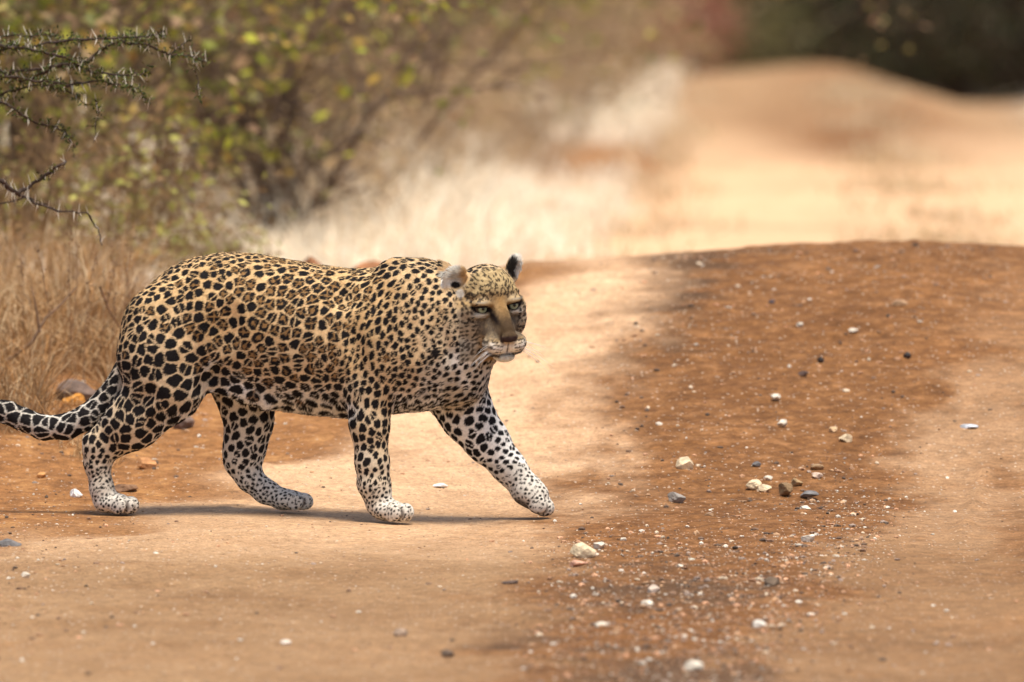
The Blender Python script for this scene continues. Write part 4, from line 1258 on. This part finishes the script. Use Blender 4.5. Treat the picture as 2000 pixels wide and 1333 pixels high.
# ---- thorny acacia reaching in from the left; its trunk stands outside the frame
ty = 1.5
tx_ = XP(-420, ty); tz = float(terrain(np.array([tx_]), np.array([ty]))[0])
aca = new_obj('thorn_bush', None, label='dark thorny acacia with green leaflets reaching in from the left edge', cat='bush')
aca.location = (tx_, ty, tz)
org = np.array([tx_, ty, tz])
thm = MB(); thm.tube(np.array([[0, 0, 0], [0, 0, .5], [0, 0, 1.0]]), [.085, .05, .006], (.70, .62, .50), 5)
th_mesh = mesh_np('thorn', np.concatenate(thm.V), [np.concatenate(thm.F3), np.concatenate(thm.F4)], M_bark, True, np.concatenate(thm.C))
rg = np.random.default_rng(31)
hub = {'a': (-300, 330), 'b': (-300, 250), 'c': (-320, 520)}
trunkmb = MB()
def A(px, py, y=0): return at(px, py, ty + y) - org
trunkmb.tube([np.array([0, 0, -.05]), A(-400, 760), A(-370, 600), A(-320, 430), A(-290, 280), A(-270, 120), A(-300, -60), A(-280, -250)], [.035, .03, .026, .022, .018, .014, .010, .005], (.07, .05, .04), 8)
trunkmb.build('trunk', M_bark, parent=aca)
BRS = [
    ([(-285, 250), (-160, 160), (-60, 105), (0, 91), (38, 95), (105, 84), (165, 77), (224, 75), (280, 73), (325, 68)], 4.2, 1.2, 0, .9),
    ([(-280, 290), (-120, 190), (20, 140), (100, 132), (165, 122), (196, 98), (238, 82), (287, 88), (332, 108), (378, 113), (402, 121)], 4.0, 1.2, .05, .9),
    ([(-60, 110), (20, 92), (70, 98), (115, 109), (165, 137), (196, 143), (252, 147), (298, 141)], 2.8, 1.3, -.03, 1),
    ([(-285, 260), (-130, 175), (0, 150), (70, 157), (133, 166), (196, 158), (245, 168), (270, 176), (292, 197)], 3.2, 1.0, -.05, 1),
    ([(-290, 300), (-120, 215), (0, 198), (24, 212), (60, 238), (105, 245), (130, 259), (147, 287)], 3.4, 1.0, .03, .5),
    ([(80, 162), (140, 182), (168, 203)], 1.8, .8, -.04, .6),
    ([(378, 115), (385, 147), (388, 189)], 1.6, .8, .05, .4),
    ([(186, 196), (191, 224), (182, 280)], 1.5, .7, .0, .4),
    ([(-60, 105), (40, 160), (85, 140), (105, 128), (165, 122)], 3.0, 2.2, .02, .8),
    ([(-100, 215), (-20, 190), (30, 178), (70, 168), (120, 172)], 2.4, 1.2, .08, 1),
    ([(270, 72), (300, 68), (322, 60)], 1.5, .7, -.02, .5),
    ([(332, 108), (360, 85), (372, 78)], 1.3, .7, .02, .3),
    ([(-370, 600), (-200, 430), (-60, 360), (0, 352), (32, 381), (77, 350), (108, 332), (128, 316)], 5.5, 2.2, -.02, .12),
    ([(-10, 350), (30, 378), (70, 396), (115, 412), (168, 417), (192, 446), (200, 480)], 2.8, 1.0, .0, .05),
    ([(-250, 480), (-80, 420), (0, 398), (50, 387), (95, 400)], 1.8, .8, .04, .0),
    ([(-270, 180), (-100, 90), (0, 70), (60, 72), (110, 68)], 2.2, .8, .1, .8),
]
lv = MB()
nth = 0
for pts_, r0, r1, dy, leafy in BRS:
    P_ = []
    for i in range(len(pts_) - 1):
        for t in np.linspace(0, 1, 4, endpoint=False):
            a_px = lerp(pts_[i][0], pts_[i + 1][0], t) + rg.normal(0, 1.6); b_py = lerp(pts_[i][1], pts_[i + 1][1], t) + rg.normal(0, 1.8)
            P_.append(A(a_px, b_py, dy + .04 * math.sin(i * 1.7 + t)))
    P_.append(A(*pts_[-1], dy))
    P_ = np.array(P_)
    bm_ = MB(); rad = np.linspace(r0, r1, len(P_)) * PX * 1.25 * (1 + .18 * rg.normal(size=len(P_)).clip(-1, 1))
    bm_.tube(P_, rad, (.065, .045, .035), 6)
    bo = bm_.build('branch', M_bark, parent=aca)
    L_ = np.linalg.norm(np.diff(P_, axis=0), axis=1).cumsum()
    tt = 0
    while tt < L_[-1]:
        i = min(int(np.searchsorted(L_, tt)), len(P_) - 2)
        q = P_[i] + (P_[i + 1] - P_[i]) * rg.random()
        if q[0] + org[0] > XP(-30, ty):
            for s_ in (1, -1):
                if rg.random() < .5:
                    d = np.array([rg.normal(0, .35), rg.normal(-.15, .5), s_ * rg.uniform(.6, 1)]); d /= np.linalg.norm(d)
                    o = new_obj('thorn', th_mesh, parent=bo)
                    ln_ = rg.uniform(13, 27) * PX
                    o.location = q; o.rotation_euler = Vector(d).to_track_quat('Z', 'Y').to_euler(); o.scale = (ln_ * .8, ln_ * .8, ln_)
                    nth += 1
        if rg.random() < leafy * .95:
            nl = rg.integers(8, 19)
            pos = q + rg.normal(0, .0075, (nl, 3))
            leaf_cloud(lv, pos, .0125, palette([(.05, .07, .014), (.09, .11, .02), (.15, .15, .03), (.03, .042, .012), (.10, .075, .03)], nl, rg), rg, .45)
        # short spur twigs
        if rg.random() < .3:
            d = rg.normal(size=3) * [.6, .5, 1]; d /= np.linalg.norm(d)
            bo_ = MB(); e_ = q + d * rg.uniform(10, 28) * PX
            lv.tube([q, (q + e_) / 2 + rg.normal(0, .002, 3), e_], [.0014, .001, .0006], (.09, .06, .04), 3)
            if leafy > .3:
                nl = rg.integers(4, 9); leaf_cloud(lv, lerp(q, e_, rg.random((nl, 1))) + rg.normal(0, .003, (nl, 3)), .010, palette([(.05, .085, .012), (.10, .13, .025)], nl, rg), rg, .45)
        tt += rg.uniform(8, 15) * PX
lv.build('foliage', M_leaf, smooth=False, parent=aca, kind='stuff')

# ------------------------------------------------------------------ stones
import bmesh
def ico(sub):
    bm = bmesh.new(); bmesh.ops.create_icosphere(bm, subdivisions=sub, radius=1)
    V = np.array([v.co[:] for v in bm.verts]); F = np.array([[v.index for v in f.verts] for f in bm.faces]); bm.free()
    return V, F
IV3, IF3 = ico(4); IV1, IF1 = ico(1)
def rock_mesh(name, w, h, dpt, col, seed, cuts=12, round_=.0):
    rg = np.random.default_rng(seed)
    V = IV3.copy()
    for _ in range(cuts):
        n = rg.normal(size=3); n /= np.linalg.norm(n); d = rg.uniform(.55, .86) + round_
        s = V @ n; V = V - np.maximum(s - d, 0)[:, None] * n * .96
    V = V * (1 + .05 * noise3(V, .5, seed) + .025 * noise3(V, .2, seed + 1))[:, None]
    V -= (V.max(0) + V.min(0)) / 2; V /= (V.max(0) - V.min(0)) / 2
    V *= np.array([w, dpt, h]) / 2
    c = np.array(col)[None] * (1 + .22 * noise3(V, max(w, h) * .3, seed + 2))[:, None]
    a = .35 * sstep(-.2, -.8, V[:, 2] / (h / 2))[:, None]     # soil stuck to the foot of the stone
    c = c * (1 - a) + np.array([.28, .13, .06]) * a
    return mesh_np(name, V, IF3, M_stone, False, c)
CR, WH, TN, BN, OR_, GY_, SL, BK_, PK = (.60, .47, .30), (.62, .55, .44), (.50, .34, .19), (.20, .12, .07), (.48, .23, .06), (.26, .23, .20), (.15, .14, .135), (.035, .028, .025), (.55, .30, .20)
ROCKS = [
 (1338, 911, 38, 28, CR, 'cream stone alone on the brown strip, upper one of the two by the paw'),
 (1322, 971, 36, 20, GY_, 'pale grey stone with a dark left side below the cream one'),
 (1139, 1079, 54, 34, CR, 'largest cream stone, flat topped, below the raised front paw'),
 (1170, 1066, 24, 15, WH, 'small white stone touching the right of the largest cream stone'),
 (1131, 1103, 36, 13, PK, 'pinkish flat stone just below the largest cream stone'),
 (1472, 947, 32, 20, CR, 'cream blocky stone at the left of the stone cluster'),
 (1500, 937, 18, 11, WH, 'small white pebble above the blocky cream stone'),
 (1494, 957, 26, 15, CR, 'pale chipped stone between the blocky and the brown angular stones'),
 (1535, 959, 28, 24, (.22, .14, .07), 'brown angular stone in the middle of the cluster'),
 (1556, 945, 24, 17, (.30, .20, .10), 'tan brown stone behind the brown angular one'),
 (1581, 969, 38, 12, SL, 'flat slate grey stone right of the brown angular one'),
 (1477, 909, 18, 11, SL, 'small dark slate pebble above the cluster'),
 (1596, 915, 26, 11, (.3, .19, .1), 'thin brown stone at the upper right of the cluster'),
 (1596, 929, 22, 12, (.55, .42, .32), 'pale pinkish pebble under the thin brown stone'),
 (1652, 860, 28, 16, CR, 'cream stone nearest the right wheel track'),
 (1627, 843, 18, 11, TN, 'tan pebble up and left of the cream stone by the track'),
 (1573, 995, 24, 13, WH, 'white flat pebble under the slate grey stone'),
 (1579, 1055, 28, 18, WH, 'bright white stone alone on dark soil, below the cluster'),
 (1508, 1140, 34, 25, (.13, .09, .06), 'dark brown rounded stone among the foreground gravel'),
 (1277, 1152, 26, 19, (.58, .46, .36), 'pale beige stone above the white oval one in the foreground'),
 (1264, 1182, 26, 15, WH, 'white oval stone by the dark streak of soil'),
 (1217, 1057, 14, 10, WH, 'tiny white pebble right of the largest cream stone'),
 (1353, 1096, 17, 9, (.5, .5, .4), 'greenish white pebble amid the brown gravel'),
 (1330, 1109, 14, 10, WH, 'tiny white pebble below the greenish one'),
 (1385, 1011, 20, 12, (.22, .13, .07), 'brown clod between the grey stone and the white flat pebble'),
 (1353, 1303, 42, 20, WH, 'blurred white stone at the bottom edge'),
 (1174, 1225, 28, 14, WH, 'blurred white stone left of the foreground gravel'),
 (1484, 1221, 28, 18, (.55, .5, .43), 'blurred pale grey stone in the lower gravel'),
 (1757, 597, 36, 14, (.36, .22, .12), 'flat tan wedge of rock high on the brown slope'),
 (1772, 694, 16, 12, BK_, 'black pebble at the right of the brown slope'),
 (1603, 705, 14, 10, BK_, 'black pebble above the dark brown one on the slope'),
 (1569, 733, 20, 10, (.08, .05, .04), 'dark brown pebble lowest on the slope'),
 (1507, 595, 14, 10, (.07, .05, .05), 'dark round pebble left of the tan wedge of rock'),
 (1515, 779, 20, 12, WH, 'white pebble on the brown slope below the dark brown one'),
 (1527, 829, 20, 13, WH, 'jagged white pebble below the plain white one'),
 (1666, 650, 20, 8, WH, 'bright white flat pebble in the middle of the slope'),
 (1562, 636, 14, 9, WH, 'small white pebble left of the bright flat one'),
 (1893, 838, 36, 7, (.5, .52, .55), 'thin bluish white flake in the right wheel track'),
 (1788, 480, 13, 9, (.06, .04, .03), 'dark pebble standing on the crest of the road'),
 (1671, 492, 12, 7, (.12, .07, .05), 'brown pebble on the crest left of the dark one'),
 (150, 768, 82, 54, (.16, .11, .085), 'large grey brown rock at the foot of the grass by the tail'),
 (143, 786, 44, 26, (.62, .27, .05), 'bright orange stone in front of the large rock'),
 (357, 827, 50, 33, (.20, .14, .11), 'grey brown broken rock between the hind legs'),
 (287, 909, 38, 26, (.42, .20, .08), 'orange brown stone right of the hind leg'),
 (80, 933, 20, 13, (.50, .25, .09), 'small orange stone under the tail'),
 (148, 968, 27, 20, (.78, .75, .70), 'white angular stone left of the hind paw'),
 (20, 1064, 46, 17, SL, 'flat slate coloured stone cut by the left edge'),
 (50, 1125, 18, 14, WH, 'white pebble near the lower left edge'),
 (305, 1084, 13, 9, WH, 'tiny white pebble on the red soil below the hind paw'),
 (861, 953, 30, 9, (.72, .70, .66), 'flat white pebble on pale sand between the front legs'),
 (783, 1239, 28, 18, (.28, .20, .14), 'brown stone on the pale sand at the bottom'),
 (873, 1278, 26, 16, (.12, .085, .06), 'dark brown stone at the bottom right of the brown one'),
 (558, 1258, 22, 11, (.6, .52, .43), 'pale flat pebble at the bottom left of the brown stone'),
 (995, 1140, 34, 11, (.09, .06, .045), 'dark flat clod on the pale sand below the front paws'),
 (245, 956, 50, 17, (.20, .11, .06), 'brown clod of soil behind the hind paw'),
]
for i, (px, py, w_, h_, c_, lb) in enumerate(ROCKS):
    x, y = ground_hit(px, py + h_ * .38)
    k = (y + D) / D * PX
    w, h = w_ * k * 1.0, h_ * k * 1.12
    me = rock_mesh('stone', w, h, max(w * .8, h), c_, 500 + i, cuts=7 if lb.startswith(('dark brown rounded', 'white oval')) else 14)
    o = new_obj('stone', me, label=lb, cat='stone')
    o.location = (x, y, float(terrain_base(np.array([x]), np.array([y]))[0]) + h * .30)
    o.rotation_euler = (0, 0, (i * 1.37) % .8 - .4)
for px, top, w_, lb, sd in [(612, 503, 34, 'small pointed brown clod of earth seen over the back of the leopard', 900), (728, 512, 62, 'rounded brown clod of earth behind the shoulder of the leopard', 901)]:
    y = 5.6; x = XP(px, y); z = float(terrain_base(np.array([x]), np.array([y]))[0])
    zt = at(px, top, y)[2]
    me = rock_mesh('earth_clod', w_ * 1.5 * PX * 1.25, (zt - z) * 1.15, .14, (.30, .13, .055), sd, cuts=8)
    o = new_obj('earth_clod', me, label=lb, cat='clod'); o.location = (x, y, zt - (zt - z) * .54)
ground_twig([(60, 1076, -.75), (95, 1072, -.72), (150, 1072, -.72)], .003, 'thin twig lying on the red soil near the left edge')
# loose gravel
rg = np.random.default_rng(41)
n = 120000
gxr = rg.uniform(-1.9, 2.0, n); gyr = rg.uniform(-5.0, 4.6, n)
o_ = gxr - road_centre(gyr)
hw_ = np.clip(.38 + .03 * gyr, .2, .52)
strip = sstep(-hw_ - .1, -hw_ + .15, o_) * sstep(hw_ + .12, hw_ - .1, o_)
edge_ = np.exp(-((o_ - hw_ * 1.0) / .12) ** 2) * sstep(1.5, -.5, gyr)
prob = .05 + .30 * strip * (.5 + .5 * noise2(gxr, gyr, .3, 95)) + .5 * strip * sstep(-.2, -1.4, gyr) + .8 * edge_ + .16 * sstep(-1.3, -1.6, o_)
k = rg.random(n) < prob
gxr, gyr, st = gxr[k], gyr[k], strip[k]; n = len(gxr)
r = np.clip(.0010 * (1 + rg.pareto(2.1, n)), .0010, .0060) * (1 + .25 * st)
cols = palette([(.55, .43, .30), (.60, .53, .43), (.40, .22, .12), (.48, .29, .16), (.36, .20, .11), (.22, .13, .08), (.14, .09, .06), (.55, .30, .17), (.30, .22, .17), (.10, .07, .05)], n, rg)
clump = noise2(gxr, gyr, .1, 96)
V = IV1[None] * (1 + rg.uniform(-.28, .28, (n, len(IV1), 1)))
V = V * (r[:, None] * np.stack([rg.uniform(.8, 1.5, n), rg.uniform(.8, 1.4, n), rg.uniform(.5, .95, n)], 1))[:, None, :]
V = V + np.stack([gxr, gyr, terrain(gxr, gyr) + r * .25], 1)[:, None, :]
F = IF1[None] + (np.arange(n) * len(IV1))[:, None, None]
gme = mesh_np('gravel', V.reshape(-1, 3), F.reshape(-1, 3), M_stone, False, np.repeat(cols, len(IV1), 0))
new_obj('gravel', gme, kind='stuff', label='loose gravel and grit scattered over the road')
